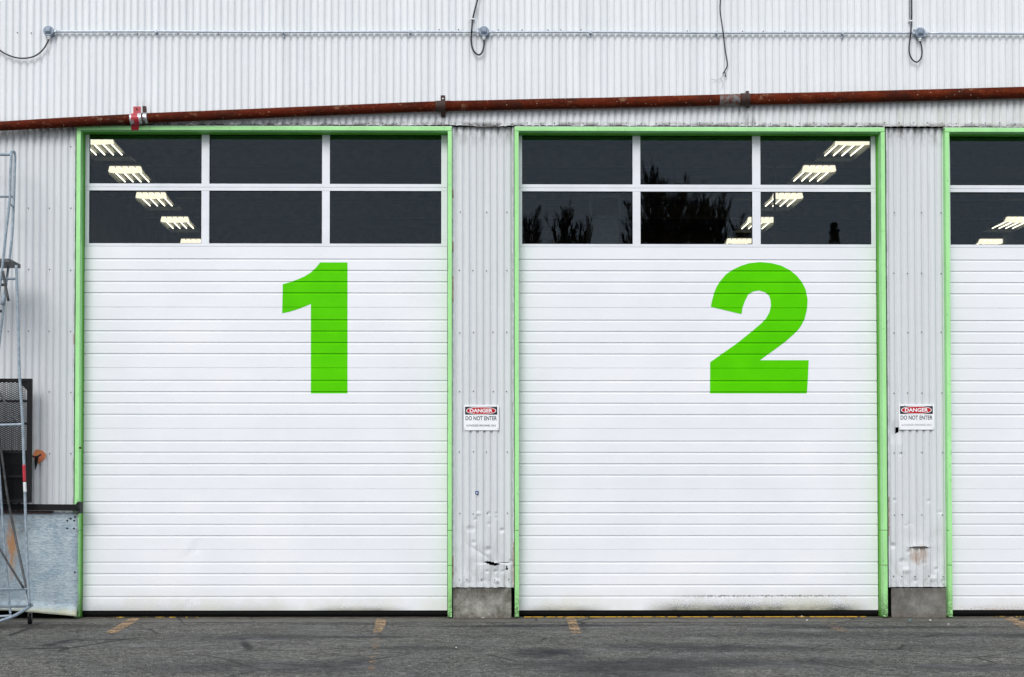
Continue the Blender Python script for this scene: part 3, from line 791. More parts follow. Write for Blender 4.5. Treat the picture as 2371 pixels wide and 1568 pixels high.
def conduit(p, q, lab):
    n = 60; pts = []
    for k in range(n+1):
        t = k/n; v = Vector(p).lerp(Vector(q), t); v.z += .003*math.sin(t*9)*math.sin(t*math.pi); pts.append(v)
    root = empty('conduit', (pts[0].x, -.05, pts[0].z), lab, 'conduit', 'runs of galvanised conduit')
    MB().tube(pts, .0115, 10).build('pipe', M['conduit'], root, True)
    L = pts[-1].x-pts[0].x; k = 1
    while k*1.0 < L:
        x = pts[0].x+k*1.0; z = pts[0].z+(pts[-1].z-pts[0].z)*k/L
        MB().box(x-.010, x+.010, -.090, -.042, z-.0135, z+.0135).box(x-.009, x+.009, -.047, -.0425, z-.045, z-.0137).build('strap', M['conduit'], root, bev=.002)
        k += 1.27
    return root
def cz(X, Y): p = P(X, Y, -.072); return (p.x, -.072, p.z)
a = cs[0]; e = cs[1]; f2 = cs[2]
conduit((a.x+.07, -.072, a.z), (e.x-.07, -.072, e.z), 'long straight conduit above door 1 between two junction boxes')
conduit((e.x+.07, -.072, e.z), (f2.x-.07, -.072, f2.z), 'long straight conduit above door 2, crossed by a broken cable')
conduit((f2.x+.07, -.072, f2.z), (XR-.3, -.072, f2.z-.02), 'conduit running out of the photo at the upper right')
def cable(pts, r, lab, m='cable', parts=None):
    root = empty('cable', pts[0], lab, 'cable')
    MB().tube(smooth_pts(pts, 8), r, 8).build('sheath', M[m], root, True)
    return root
c0, c1, c2 = cs
cable([(c0.x, -.075, c0.z-.075)]+[sp(x, y, -.078) for x, y in ((167, 150), (150, 177), (120, 199), (80, 206), (40, 199), (0, 178), (-40, 140), (-60, 80), (-62, -60), (-62, -200))], .0075, 'black cable looping left from the junction box at the upper left')
z5 = lambda x, y, d=-.078: sp(1500+x/3.137, y/3.137, d)
kb = cable([(c1.x, -.075, c1.z-.075)]+[z5(*q) for q in ((638, 500), (625, 560), (600, 600), (568, 606), (530, 572), (506, 520), (497, 450))]+[z5(499, 390, -.085), z5(504, 310, -.098), z5(514, 215, -.07), z5(535, 120), z5(567, 0), z5(580, -60), z5(590, -300)], .0085, 'black cable looping below the middle junction box and rising leftward')
z7 = lambda x, y, d=-.078: sp(2900+x/3.136, y/3.136, d)
kc = cable([(c2.x, -.075, c2.z-.075)]+[z7(*q) for q in ((1078, 520), (1082, 590), (1068, 650), (1025, 688), (975, 660), (945, 595), (940, 520))]+[z7(950, 430), z7(960, 350, -.098), z7(966, 232, -.07), z7(968, 150), z7(967, 0), z7(967, -300)], .0075, 'black cable looping below the right junction box and rising straight up')
def clip(p, root):
    MB().box(p.x-.020, p.x+.020, -.082, -.042, p.z-.007, p.z+.007).build('clip', M['fitting'], root, bev=.002)
clip(z5(512, 211), kb); clip(z7(962, 232), kc)
p = z7(950, 0)
rt = empty('thin_conduit', (p.x, -.05, z7(950, 235).z), 'thin pale grey conduit beside the right hand cable', 'conduit')
MB().tube([(p.x, -.062, z7(950, 238).z), (p.x, -.062, TOPZ-.1)], .006, 8).build('pipe', M['conduit'], rt, True)
z6 = lambda x, y, d=-.06: sp(2300+x/3.136, y/3.136, d)
root = empty('broken_cable', z6(738, 0), 'thin black broken cable dangling in front of the wall above door 2', 'cable')
MB().tube(smooth_pts([z6(730, -260), z6(738, -30), z6(735, 100), z6(745, 200), z6(765, 330, -.098), z6(778, 440), z6(795, 580), z6(810, 660), z6(815, 715), z6(808, 745), z6(785, 790), z6(768, 812)], 6), .0062, 8).build('sheath', M['cable'], root, True)
MB().tube(smooth_pts([z6(785, 790), z6(792, 812), z6(797, 835), z6(795, 848)], 4), [.004]*9+[.008]*3+[.009], 6).build('cut_end', M['cable'], root, True)
MB().tube(smooth_pts([z6(768, 812), z6(750, 855), z6(715, 878), z6(682, 886), z6(665, 878), z6(640, 882)], 5), .0022, 5).build('loose_wire', M['wire'], root, True)
MB().tube(smooth_pts([z6(735, 868), z6(760, 895), z6(768, 925), z6(755, 968)], 5), .0022, 5).build('loose_wire', M['wire'], root, True)

# ------------------------------------------------------------------ rusty pipe
PY = -.098
pp = [(-420, 313, 10.4), (0, 292.5, 10.6), (150, 284, 11.3), (300, 276.5, 11.6), (345, 273.5, 11.2), (592, 263.5, 11.2), (800, 254.5, 11.3), (1025, 246, 11.5), (1381, 239, 12.2), (1730, 230.5, 12.8), (1973, 225.2, 13), (2370, 214.6, 13.1), (2900, 200, 13.2)]
rp = empty('rusty_pipe', P(1185, 243, PY), 'long rust red steel pipe sloping along the wall above the doors', 'pipe')
pw = [P(x, y, PY) for x, y, r in pp]; rr = [r/231*.99 for x, y, r in pp]
seg = []; rs = []
for i in range(len(pw)-1):
    for k in range(10): seg.append(pw[i].lerp(pw[i+1], k/10)); rs.append(rr[i]+(rr[i+1]-rr[i])*k/10)
seg.append(pw[-1]); rs.append(rr[-1])
seg = [Vector((v.x, v.y, v.z+.002*mnoise.noise(Vector((v.x*1.5, 0, 0))))) for v in seg]
MB().tube(seg, rs, 28).build('pipe_body', M['rust'], rp, True)
def pip(X):
    for i in range(len(pp)-1):
        if pp[i][0] <= X <= pp[i+1][0]:
            t = (X-pp[i][0])/(pp[i+1][0]-pp[i][0]); return pp[i][1]+(pp[i+1][1]-pp[i][1])*t, pp[i][2]+(pp[i+1][2]-pp[i][2])*t
def sleeve(Xa, Xb, k, m, name, lumpy=0):
    pts = []; r = []
    n = 14
    for j in range(n+1):
        X = Xa+(Xb-Xa)*j/n; y, q = pip(X); pts.append(P(X, y, PY)); r.append(q/231*k*(1+lumpy*random.uniform(-1, 1)))
    return MB().tube(pts, r, 24).build(name, m, rp, True)
sleeve(302, 342, 1.07, M['foil'], 'foil_wrap', .03)
sleeve(1008, 1022, 1.08, M['darkrust'], 'coupling', .02); sleeve(1029, 1042, 1.04, M['rust'], 'coupling', .01)
def patch_mat():
    n = N('grey_primer_patch', .6, 0, (.3, .3, .3)); f = n.noise(20, 5, .7)
    n.i('Base Color', n.mix(n.mp(f, .46, .56), (.15, .14, .14), (.10, .025, .012))); return n.m
sleeve(1664, 1712, 1.015, patch_mat(), 'primer_patch', .0)
sleeve(1714, 1728, 1.10, M['darkrust'], 'coupling', .03)
def strap(Xt, Yt, Xb, Yb, wpx, m, foot=True, name='bracket'):
    # a steel strap from the wall above, round the front of the pipe, back to the wall below
    wd_ = wpx/231/2; yc, q = pip((Xt+Xb)/2); rad = q/231+.004
    top = P(Xt, Yt, -.05); bot = P(Xb, Yb, -.05); mid = P((Xt+Xb)/2, yc, PY)
    path = [(top.x, -.050, top.z), (top.x*.6+mid.x*.4, -.052, mid.z+rad*1.25)]
    for k in range(9):
        t = math.pi*.42-k*math.pi*.84/8
        path.append((mid.x, PY-rad*math.cos(t), mid.z+rad*math.sin(t)))
    path += [(bot.x*.6+mid.x*.4, -.08, mid.z-rad*1.2), (bot.x, -.052, bot.z)]
    b = MB(); vs = []; th = .005
    for i, (x, y, z) in enumerate(path):
        vs += [(x-wd_, y, z), (x+wd_, y, z), (x+wd_, y+th, z), (x-wd_, y+th, z)]
    fs = []
    for i in range(len(path)-1):
        for k in range(4): fs.append((i*4+k, i*4+(k+1) % 4, i*4+4+(k+1) % 4, i*4+4+k))
    fs += [(0, 1, 2, 3), tuple(len(vs)-4+k for k in (3, 2, 1, 0))]
    b.add(vs, fs); return b.build(name, m, rp)
s_ = strap(317, 247, 312, 302, 17, M['redpaint']); s_['label'] = 'wide faded red strap'
strap(334, 246, 331, 291, 8, M['darkrust'])
strap(1025, 221, 1026, 271, 10, M['darkrust'])
strap(1730, 211, 1731, 250, 7, M['darkrust'])
pt = P(316.5, 253, -.056); MB().prism(circle(pt.x, pt.z, .007, 8), -.062, -.048).build('bolt', M['black'], rp)
pt = P(1025, 229, -.056); MB().prism(circle(pt.x, pt.z, .008, 8), -.062, -.048).build('bolt', M['fitting'], rp)

# ------------------------------------------------------------------ danger signs
def rrect(x0, x1, z0, z1, r, n=5):
    o = []
    for cx, cz_, a0 in ((x1-r, z1-r, 0), (x0+r, z1-r, 90), (x0+r, z0+r, 180), (x1-r, z0+r, 270)):
        for k in range(n+1): a = R(a0+90*k/n); o.append((cx+r*math.cos(a), cz_+r*math.sin(a)))
    return o
def text(s, x0, x1, z0, z1, y, m, parent, bold=0., name='lettering'):
    c = bpy.data.curves.new('txt', 'FONT'); c.body = s; c.size = 1; c.offset = bold; c.resolution_u = 4
    o = bpy.data.objects.new('txt', c); C.objects.link(o)
    bpy.context.view_layer.update()
    me = bpy.data.meshes.new_from_object(o.evaluated_get(bpy.context.evaluated_depsgraph_get()))
    bpy.data.objects.remove(o); bpy.data.curves.remove(c)
    xs_ = [v.co.x for v in me.vertices]; ys_ = [v.co.y for v in me.vertices]
    a, b_, d, e_ = min(xs_), max(xs_), min(ys_), max(ys_)
    for v in me.vertices:
        v.co = (x0+(v.co.x-a)/(b_-a)*(x1-x0), y, z0+(v.co.y-d)/(e_-d)*(z1-z0))
    me.name = name; me.materials.clear(); me.materials.append(m)
    q = bpy.data.objects.new(name, me); C.objects.link(q); q.parent = parent
    q.matrix_parent_inverse = Matrix.Translation(-Vector(parent.location)); return q
M['signw'] = plain('sign_white', (.84, .87, .90), .35, 0, .03, 8)
M['signk'] = plain('sign_black', (.010, .010, .016), .4, 0, .1)
M['signr'] = plain('sign_red', (.50, .006, .012), .5, 0, .06, spec=.2)
M['ink'] = plain('sign_ink', (.004, .004, .008), .6, spec=.1)
def sign(X0_, Y0_, X1_, Y1_, lab, yy=-.012, ink=None, tilt=0.):
    a = P(X0_, Y1_, yy); b_ = P(X1_, Y0_, yy); W = b_.x-a.x; H = b_.z-a.z
    s = empty('danger_sign', (a.x+W/2, yy, a.z), lab, 'sign', 'danger signs on the pillars')
    F = lambda u, v: (a.x+u*W, b_.z-v*H)
    MB().prism(rrect(a.x, b_.x, a.z, b_.z, .014)[::-1], yy, yy+.003).build('plate', M['signw'], s, bev=.0008)
    x0, zt_ = F(.035, .075); x1, zb_ = F(.955, .385)
    MB().prism([(x0, zb_), (x1, zb_), (x1, zt_), (x0, zt_)], yy-.0012, yy-.0002).build('black_panel', M['signk'], s)
    cx, cz_ = (x0+x1)/2, (zt_+zb_)/2; rx, rz = (x1-x0)*.465, (zt_-zb_)*.475
    def sup(rx, rz, n=48):
        o = []
        for k in range(n):
            t = 2*math.pi*k/n; c, q = math.cos(t), math.sin(t)
            o.append((cx+rx*math.copysign(abs(c)**.85, c), cz_+rz*math.copysign(abs(q)**.85, q)))
        return o
    MB().prism(sup(rx, rz), yy-.002, yy-.0013).build('white_oval', M['signw'], s)
    MB().prism(sup(rx*.955, rz*.87), yy-.0028, yy-.0021).build('red_oval', M['signr'], s)
    text('DANGER', cx-rx*.76, cx+rx*.76, cz_-rz*.50, cz_+rz*.54, yy-.0032, M['signw'], s, .030)
    q0, q1 = F(.05, .61), F(.945, .445)
    text('DO NOT ENTER', q0[0], q1[0], q0[1], q1[1], yy-.0006, M['ink'], s, .016)
    q0, q1 = F(.07, .85), F(.925, .775)
    text('AUTHORIZED PERSONNEL ONLY', q0[0], q1[0], q0[1], q1[1], yy-.0006, ink or M['ink'], s, .012)
    for u, v in ((.17, .045), (.93, .045), (.025, .93), (.96, .93)):
        c = F(u, v); MB().prism(circle(c[0], c[1], .0035, 8), yy-.0015, yy-.0001).build('rivet', M['screw'], s)
sign(1073.5, 937.5, 1154.5, 996.5, 'danger sign with crisp small print, between doors 1 and 2')
sign(2080.5, 936, 2162.5, 995, 'danger sign with faded small print, between doors 2 and 3', ink=plain('faded_ink', (.30, .31, .33), .5))
a = P(1100, 1144.5, -.004); b_ = P(1107.6, 1137, -.004)
st = empty('sticker', (a.x, -.004, a.z), 'tiny blue square sticker low on the torn pillar siding', 'sticker')
MB().prism([(a.x, a.z), (b_.x, a.z), (b_.x, b_.z), (a.x, b_.z)], -.003, -.001).build('label_patch', plain('sticker_blue', (.015, .05, .20), .5), st)
mxx = (a.x+b_.x)/2; mzz = (a.z+b_.z)/2
MB().prism([(mxx-.008, mzz-.008), (mxx+.008, mzz-.008), (mxx, mzz+.009)], -.0042, -.0032).build('emblem', M['signw'], st)

# ------------------------------------------------------------------ left edge: sheet, bar, mesh gate, latch
def sheet_mat():
    n = N('weathered_galvanised_sheet', .5, .25, (.3, .4, .45))
    c = n.mix(n.mp(n.noise(4, 6, .65), .3, .7), (.24, .33, .39), (.42, .50, .55))
    c = n.mix(n.mul(n.mp(n.noise(45, 5, .7, (.6, 1, 1.5)), .45, .65), .6), c, (.50, .57, .60))
    c = n.mix(n.mul(n.mp(n.noise(38, 5, .7, (.6, 1, 1.5), (4, 0, 2)), .52, .66), .6), c, (.12, .17, .21))
    c = n.mix(n.mul(n.mp(n.noise(9, 6, .7, (1, 1, 1), (3, 3, 3)), .48, .62), .5), c, (.20, .30, .38))
    c = n.mix(n.mul(n.mp(n.noise(7, 6, .7, (1, 1, 1), (8, 1, 3)), .52, .64), .5), c, (.52, .60, .62))
    p = P(25, 1262, -.06); k = n.mul(n.blob(p.x, p.z, .075, .38, soft=.1), n.mp(n.noise(22, 5, .7, (1, 1, .15)), .42, .58), .85)
    c = n.mix(k, c, (.48, .22, .06))
    p = P(50, 1212, -.06); k = n.mul(n.blob(p.x, p.z, .16, .14, soft=.1), n.mp(n.noise(9, 5, .7), .38, .58), .7)
    c = n.mix(k, c, (.10, .11, .11))
    k = n.mul(n.mp(n.sep()[2], .13, .07), n.mp(n.noise(12, 5, .7), .3, .5), .75); c = n.mix(k, c, (.42, .42, .26))
    n.i('Base Color', c); n.bump(n.noise(45, 5, .7, (.6, 1, 1.5)), .6, .012); return n.m
sh = MB(); nx, nz = 40, 40; vs = []
for j in range(nz+1):
    for i in range(nx+1):
        X = -250+430*i/nx; v = j/nz
        Yt = 1187-(0 if X > 60 else 0); Yb = 1413+max(0, (X-20)/160)*14
        Y = Yt+(Yb-Yt)*v; 
        if i == nx: X += 1.2*mnoise.noise(Vector((0, v*9, 0)))-3*max(0, v-.85)/.15
        y = -.055-.07*max(0, v-.9)/.1*(.6+.4*mnoise.noise(Vector((X*.02, 0, 0))))+.006*mnoise.noise(Vector((X*.02, v*3, 0)))
        vs.append(P(X, Y, y))
fs = [(j*(nx+1)+i, (j+1)*(nx+1)+i, (j+1)*(nx+1)+i+1, j*(nx+1)+i+1) for j in range(nz) for i in range(nx)]
ms = empty('metal_sheet', P(60, 1425, -.06), 'blue grey galvanised sheet with a rust streak, low on the wall left of door 1', 'metal sheet')
o = sh.add(vs, fs).build('sheet', sheet_mat(), ms, True); q = o.modifiers.new('thickness', 'SOLIDIFY'); q.thickness = .003
for X, Y in ((155.5, 1205.5), (163, 1200.5), (171.5, 1205.5), (155, 1223), (171, 1223.5), (173.5, 1197), (173, 1325)):
    p = P(X, Y, -.06); MB().prism(circle(p.x, p.z, .008, 10), -.066, -.050).build('bolt_hole', M['rubber'], ms)
# black steel rail above it
rb = empty('steel_rail', P(60, 1180, -.10), 'black steel rail crossing the wall above the galvanised sheet', 'rail')
p0, p1 = P(-260, 1165, -.10), P(182, 1168, -.10)
def slab(pa, pb, h, y0, y1):
    return MB().add([(pa.x, y0, pa.z), (pb.x, y0, pb.z), (pb.x, y0, pb.z-h), (pa.x, y0, pa.z-h), (pa.x, y1, pa.z), (pb.x, y1, pb.z), (pb.x, y1, pb.z-h), (pa.x, y1, pa.z-h)],
                    [(0, 3, 2, 1), (4, 5, 6, 7), (0, 1, 5, 4), (3, 7, 6, 2), (0, 4, 7, 3), (1, 2, 6, 5)])
slab(p0, p1, .062, -.12, -.07).build('rail', M['black'], rb, bev=.003)
slab(P(-260, 1183, -.08), P(120, 1183, -.08), .022, -.085, -.02).build('grime_ledge', M['darkrust'], rb)
b = MB(); pc = P(183.5, 1175, -.10); b.box(pc.x-.014, pc.x+.014, -.13, -.028, pc.z-.06, pc.z+.055)
for k in range(14): 
    x, z = pc.x+random.uniform(-.016, .016), pc.z+random.uniform(-.065, .06); b.box(x-.008, x+.008, -.138, -.12, z-.008, z+.008)
b.build('end_bracket', plain('corroded_dark_bracket', (.03, .035, .035), .8, 0, .5, 60), rb)
# expanded mesh gate
GY = -.20
mg = empty('mesh_gate', P(30, 1163, GY), 'black framed expanded mesh gate at the left edge behind the ladder', 'gate')
xr0, xr1 = WX(63, GY, 1020), WX(73.5, GY, 1020); gx0 = WX(-150, GY, 1020); zt0 = P(60, 877, GY).z; zt1 = P(60, 1164, GY).z
def gz(Y): return P(60, Y, GY).z
fr = MB().box(xr0, xr1, GY-.02, GY+.02, zt1, zt0).box(gx0, xr0-.001, GY-.02, GY+.02, zt0-.035, zt0).box(gx0, xr0-.001, GY-.02, GY+.02, zt1, zt1+.03).box(gx0-.04, gx0-.001, GY-.02, GY+.02, zt1, zt0)
fr.prism([(xr0-.0005, zt0-.036), (xr0-.0005, zt0-.12), (xr0-.03, zt0-.085), (xr0-.11, zt0-.036)], GY-.012, GY+.012)
fr.build('frame', M['black'], mg, bev=.002)
for Y in (929, 981, 1047, 1103):
    z = gz(Y); MB().box(gx0, xr0-.001, GY-.012, GY+.012, z-.012, z+.012).build('crossbar', M['black'], mg)
em = MB(); dx, dz = .042, .0195; t = .0027
z = zt1+.03; j = 0
while z < zt0-.04:
    x = gx0+(dx/2 if j % 2 else 0)
    while x < xr0-dx/2:
        for sgn in (-1, 1):
            xa, za = x, z; xb, zb2 = x+sgn*dx/2, z+dz/2*1
            if gx0 < xb < xr0:
                em.add([(xa, GY+.002, za-t), (xb, GY+.004, zb2-t), (xb, GY+.004, zb2+t), (xa, GY+.002, za+t), (xa, GY+.008, za-t), (xb, GY+.010, zb2-t), (xb, GY+.010, zb2+t), (xa, GY+.008, za+t)],
                       [(0, 1, 2, 3), (4, 7, 6, 5), (0, 4, 5, 1), (3, 2, 6, 7)])
        x += dx
    z += dz/2; j += 1
em.build('expanded_mesh', plain('mesh_steel', (.008, .009, .011), .6, spec=.15), mg)
# dark stored things behind the gate
dk = plain('dark_blue_grey_panel', (.03, .035, .042), .7, 0, .4, 6, spec=.2)
bx = empty('storage_locker', P(20, 1163, -.15), 'dark locker standing against the wall behind the black mesh gate', 'locker')
MB().box(gx0+.05, WX(58, -.14, 1050), -.13, -.02, gz(1160), gz(1042)).build('body', dk, bx, bev=.01)
MB().box(gx0+.09, WX(54, -.14, 1050), -.14, -.132, gz(1150), gz(1075)).build('door_panel', M['black'], bx, bev=.004)
gc = empty('gas_cylinder', P(18, 1163, -.165), 'black round topped cylinder behind the lower bars of the mesh gate', 'gas cylinder')
pc = P(18, 1080, -.16); prof = [(0, 1.0), (.02, 1.0), (.035, .97), (.052, .90), (.060, .80), (.060, 0)]
hh = gz(1072)-gz(1160); zz0 = gz(1160)
MB().tube([(pc.x, -.16, zz0+.001), (pc.x, -.16, zz0+hh*.8), (pc.x, -.16, zz0+hh*.9), (pc.x, -.16, zz0+hh*.97), (pc.x, -.16, zz0+hh)], [.035, .035, .030, .018, .008], 16).build('shell', M['black'], gc, True)
# latch with orange paint mark
lt = empty('gate_latch', P(88, 1057, -.04), 'rusty latch hook on an orange disc beside the mesh gate', 'latch')
p = P(89, 1056, -.03); 
def orange():
    n = N('sprayed_orange_paint', .7, 0, (.7, .2, .08)); n.i('Base Color', n.mix(n.mp(n.noise(16, 4), .35, .65), (.72, .18, .10), (.60, .26, .08))); return n.m
ob = MB(); poly = []
for k in range(26):
    a = 2*math.pi*k/26; rr_ = .064*(1+.10*math.sin(3*a+1)+.05*math.sin(7*a)); poly.append((p.x+rr_*math.cos(a)*.95, p.z+rr_*math.sin(a)*1.05))
ob.prism(poly, -.008, -.003); ob.build('orange_disc', orange(), lt)
q1 = [P(x, y, -.07) for x, y in ((72, 1056), (80, 1058), (88, 1057), (95, 1052))]
MB().tube(q1, .009, 7).build('hook', M['darkrust'], lt, True)
q1 = [P(x, y, -.06) for x, y in ((85, 1056), (84, 1066), (83, 1076), (81.5, 1088))]
MB().tube(q1, [.020, .018, .013, .003], 8).build('hanging_tongue', M['black'], lt, True)
MB().tube([P(62, 1052, -.16), P(74, 1057, -.10)], .014, 7).build('hinge_pin', plain('bright_rust', (.30, .09, .03), .8, 0, .4, 40), lt, True)
p = P(187, 1038, .02); 
kn = empty('rust_bolt', (p.x, .0, p.z), 'small rusty bolt on the left green post of door 1', 'bolt')
p = P(186, 1037, -.05); MB().prism(circle(p.x, p.z, .012, 6), -.064, -.046).build('bolt_head', M['darkrust'], kn, bev=.002)

# ------------------------------------------------------------------ rolling ladder at the left edge
lad = empty('rolling_ladder', Pz(30, 1440, 0), 'tall grey tubular rolling ladder with red and white tape, cut off by the left edge', 'ladder')
M['lad'] = galv('ladder_blue_grey', (.20, .26, .31), (.33, .40, .46), .15, .5)
M['lad2'] = plain('ladder_dark_tube', (.07, .075, .08), .5, .1, .4, 20)
def T(pts, r, name, m='lad', y=-.5):
    ps = [sp(p[0], p[1], p[2] if len(p) > 2 else y) for p in pts]
    return MB().tube(smooth_pts(ps, 4) if len(ps) > 2 else ps, r, 10).build(name, M[m], lad, True)
FY, BY = -.62, -.30
T([(-260, 543), (-100, 543), (0, 543), (34, 543), (46, 534), (53, 548), (51, 620), (49, 700), (44, 810), (34, 905), (27, 960), (14, 1060), (0, 1190), (-45, 1560), (-90, 1900), (-130, 2150)], .0125, 'rail', y=BY)
T([(40, 536), (36, 620), (34, 705), (20, 830), (8, 940), (-4, 1040), (-60, 1500), (-110, 1900), (-140, 2165)], .0125, 'rail', y=FY)
T([(40, 536, FY), (48, 534, BY)], .0125, 'rail')
T([(-260, 693), (50, 693)], .011, 'handrail', y=BY)
T([(-260, 546), (38, 546)], .011, 'handrail', y=FY)
T([(32, 716, FY), (46, 728, BY)], .010, 'link')
a = sp(-260, 910, FY); b_ = sp(34, 925, FY)
MB().box(a.x, b_.x, FY, BY, b_.z, a.z).build('platform', M['lad2'], lad, bev=.004)
T([(-200, 1003), (24, 1003)], .014, 'rung', 'lad2', y=-.5); T([(-200, 1096), (6, 1096)], .014, 'rung', 'lad2', y=-.5)
T([(10, 955), (18, 1000), (30, 1060)], .013, 'brace', 'lad2', y=FY-.03)
T([(14, 1040), (10, 1075)], .022, 'clamp', 'lad', y=FY-.02)
T([(33, 915), (57, 930)], .004, 'pin', 'lad2', y=FY)
post = T([(57, 935), (59, 1000), (64, 1150), (69, 1320), (74, 1400), (80, 1500), (85, 1650), (91, 1850), (98, 2030), (104, 2134)], .0135, 'post', y=FY)
T([(-220, 982), (58, 982)], .012, 'stretcher', y=FY)
tp0 = [(84.4, 1637), (85.4, 1668), (86.6, 1697)]; tp1 = [(86.6, 1698), (87.4, 1715), (88.2, 1733)]
T(tp0, .0155, 'red_tape', 'redpaint', y=FY); T(tp1, .0155, 'white_tape', 'fitting', y=FY)
T([(-60, 1270), (0, 1385), (58, 1490)], .010, 'brace', 'lad2', y=FY)
T([(-240, 1500), (0, 1497), (84, 1494)], .014, 'stretcher', y=FY)
T([(-30, 1420, BY), (0, 1560, BY), (25, 1740, BY), (52, 1880, BY), (80, 2010, -.45), (106, 2132, FY)], .012, 'brace', 'lad2')
T([(-20, 1500), (-4, 1640), (10, 1850), (22, 2000), (34, 2140), (38, 2160)], .0125, 'post', y=BY)
T([(-60, 1850), (0, 1935), (30, 1985), (84, 2072)], .011, 'brace', 'lad2', y=FY)
T([(-240, 2076), (102, 2074)], .011, 'stretcher', y=FY)
T([(-240, 2136), (106, 2134)], .014, 'stretcher', y=BY)
T([(-240, 2172), (0, 2170), (40, 2166)], .012, 'stretcher', y=BY-.1)
T([(112, 2130, -.55), (85, 2148, -.72), (50, 2168, -.92), (0, 2186, -1.02), (-120, 2215, -1.1)], .015, 'outrigger')
for X, y in ((106, -.60), (-150, -.60), (-150, -.25)):
    p = sp(X, 2150, y); r = .038
    MB().tube([(p.x-.012, y, r+.001), (p.x+.012, y, r+.001)], r, 18).build('caster_wheel', M['rubber'], lad, False)
    MB().box(p.x-.018, p.x-.013, y-.015, y+.015, r, r*2+.03).box(p.x+.013, p.x+.018, y-.015, y+.015, r, r*2+.03).box(p.x-.018, p.x+.018, y-.015, y+.015, r*2+.03, r*2+.036).build('caster_fork', M['lad2'], lad)
for z in (.5, .9, 1.3, 1.7):
    x = sp(-190, 1500, FY).x; MB().box(x-.25, x+.28, FY+.03, BY-.03, z, z+.025).build('step', M['lad2'], lad)
x = sp(-240, 1500, FY).x
for y in (FY, BY): MB().tube([(x, y, .08), (x, y, sp(0, 543, BY).z)], .0135, 10).build('post', M['lad'], lad, True)

# ------------------------------------------------------------------ bits of litter and gravel on the ground
def stone(X, Y, s, m, lab, cat='pebble', name='pebble'):
    p = Pz(X, Y, 0); bm = bmesh.new(); bmesh.ops.create_icosphere(bm, subdivisions=2, radius=s)
    for v in bm.verts:
        v.co *= 1+.35*mnoise.noise(v.co*(1.2/s)+Vector((X, Y, 0))); v.co.z *= .6
    me = bpy.data.meshes.new(name); bm.to_mesh(me); bm.free(); me.materials.append(m)
    o = bpy.data.objects.new(name, me); o.location = (p.x, p.y, s*.45); C.objects.link(o); tag(o, lab, cat, 'bits of grit and litter on the asphalt')
M['peb'] = plain('white_pebble', (.62, .60, .58), .7); M['pebd'] = plain('dark_clod', (.02, .02, .022), .8); M['pebb'] = plain('blue_scrap', (.10, .30, .42), .5)
stone(2106, 1437, .011, M['pebb'], 'blue scrap in front of the footing between doors 2 and 3', 'litter', 'scrap')
stone(2153, 1437, .012, M['peb'], 'white pebble in front of the footing between doors 2 and 3')
stone(2195, 1446, .009, M['peb'], 'small white pebble below the right post of the second pillar')
stone(2348, 1430, .014, M['pebd'], 'black clod on the orange mark at the far right', 'clod', 'clod')
stone(1856, 1428, .010, M['peb'], 'small white stone in front of the right part of door 2, nearest the threshold')
stone(1868, 1437, .010, M['peb'], 'pale flat stone in front of the right part of door 2')
stone(2020, 1454, .010, M['pebd'], 'dark clod on the asphalt below the right green post of door 2', 'clod', 'clod')
stone(1118, 1431, .010, M['peb'], 'white pebble at the foot of the footing between doors 1 and 2')
stone(1056, 1500, .008, M['peb'], 'lone pale stone on the asphalt in the middle foreground')
stone(1450, 1484, .008, M['pebd'], 'small dark clod on the asphalt in front of door 2', 'clod', 'clod')

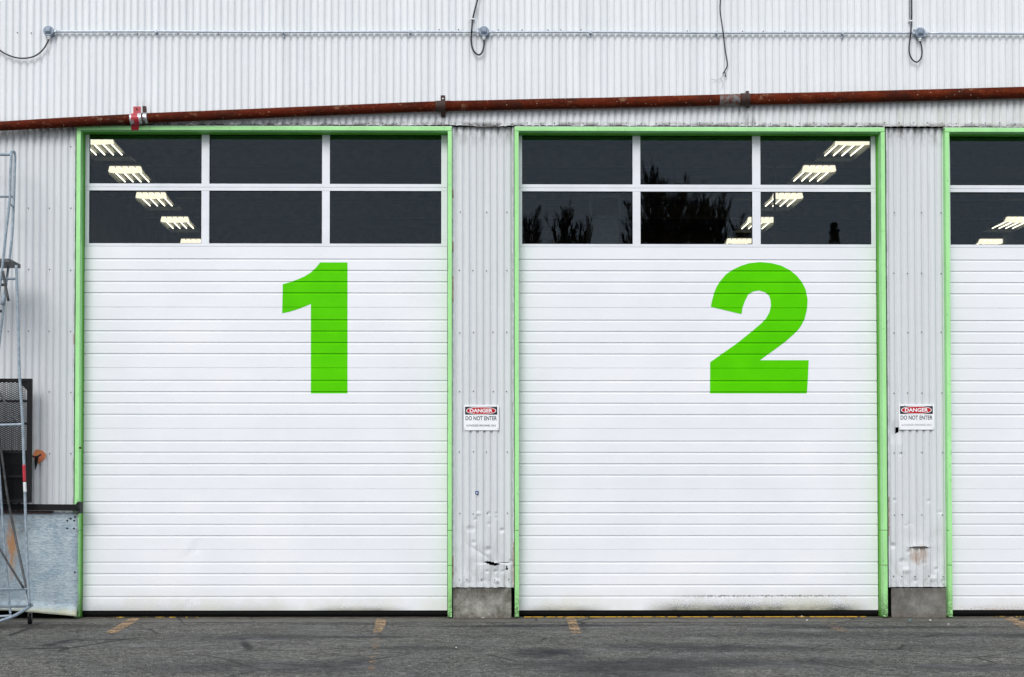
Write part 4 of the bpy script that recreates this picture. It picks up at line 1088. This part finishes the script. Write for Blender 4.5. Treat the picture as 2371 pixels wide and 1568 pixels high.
# ------------------------------------------------------------------ trees behind the viewer, seen as reflections in the panes
BARK = plain('dark_bark', (.035, .030, .028), .9, 0, .3, 8)
def bare_tree(x, y, h, spread, nb, seed, lab):
    rnd = random.Random(seed)
    root = empty('bare_tree', (x, y, 0), lab, 'tree', 'bare upright trees across the yard')
    b = MB(); b.tube([(x, y, 0), (x+.1, y, h*.3), (x, y+.1, h*.6), (x, y, h*.97)], [h*.018, h*.014, h*.009, .03], 7)
    b.build('trunk', BARK, root)
    c = MB()
    def limb(p, d, L, r, lv):
        n = 3; pts = [p]; q = p
        for k in range(n):
            d = (d+Vector((rnd.uniform(-.10, .10), rnd.uniform(-.10, .10), .16))).normalized(); q = q+d*L/n; pts.append(q)
        c.tube(pts, [r, r*.85, r*.7, r*.4], 3, cap=False)
        if lv:
            for k in range(5):
                t = rnd.uniform(.15, .95)*n; i = min(int(t), n-1); s = pts[i].lerp(pts[i+1], t-i)
                a = rnd.uniform(0, 6.28); dd = (d+Vector((math.cos(a), math.sin(a), 0))*.42).normalized()
                limb(s, dd, L*rnd.uniform(.3, .55), r*.62, lv-1)
    for k in range(nb):
        t = rnd.uniform(.12, .93); z = h*t; a = rnd.uniform(0, 6.28)
        L = spread*(1.25-.75*t)*rnd.uniform(.8, 1.3)
        limb(Vector((x, y, z)), Vector((math.cos(a)*.55, math.sin(a)*.55, 1)).normalized(), L, .06*(1.2-t)+.035, 2)
    c.build('crown', BARK, root)
TY = -62.0; TL = 13+62
def tpos(X, Y): return CAM.x+(X-1040)/FPX*TL, CAM.z+(1140-Y)/FPX*TL
for i, (X, Y, sp_, nb, lab) in enumerate(((1222, 505, 2.5, 110, 'bare tree reflected at the left edge of the door 2 windows'),
                                     (1300, 500, 2.6, 120, 'bare tree reflected in the middle of the lower left pane of door 2'),
                                     (1344, 522, 2.3, 90, 'shorter bare tree reflected beside the framed box unit in door 2'),
                                     (1478, 462, 2.3, 160, 'bare tree reflected at the left of the middle panes of door 2'),
                                     (1524, 400, 2.8, 200, 'tallest bare tree reflected in the middle panes of door 2'),
                                     (1582, 425, 3.0, 200, 'broad bare tree reflected right of centre in the lower middle pane of door 2'),
                                     (1630, 450, 3.0, 180, 'bare tree reflected near the right of the lower middle pane of door 2'),
                                     (1676, 462, 2.8, 160, 'narrow bare tree reflected left of the bay lights in door 2'),
                                     (1716, 520, 2.3, 90, 'smaller bare tree reflected against the right window stile of door 2'))):
    x, h = tpos(X, Y); bare_tree(x, TY+random.uniform(-2, 2), h, sp_, nb, i+3, lab)
# chimney-like tower reflected in the right pane
x, h = tpos(1937, 513); x2, h2 = tpos(1937, 540)
tw = empty('roof_tower', (x, TY, 0), 'dark stack on splayed legs across the yard, reflected in the right pane of door 2', 'tower')
MB().prism(circle(0, 0, .01, 3), 0, .01)
b = MB().box(x-.20, x+.16, TY, TY+.5, h-.32, h).box(x-.13, x+.12, TY+.1, TY+.4, h-.42, h-.32).box(x-.26, x+.24, TY-.1, TY+.6, h2+.05, h-.42).box(x-.18, x+.22, TY, TY+.5, h2-.35, h2+.05)
b.build('tank', M['black'], tw, bev=.03)
b = MB()
for s in (-1, 1):
    for yy in (0, .5): b.tube([(x+s*.16, TY+yy, h2-.3), (x+s*1.6, TY+yy, 0)], .06, 6)
b.build('leg_frame', M['black'], tw)
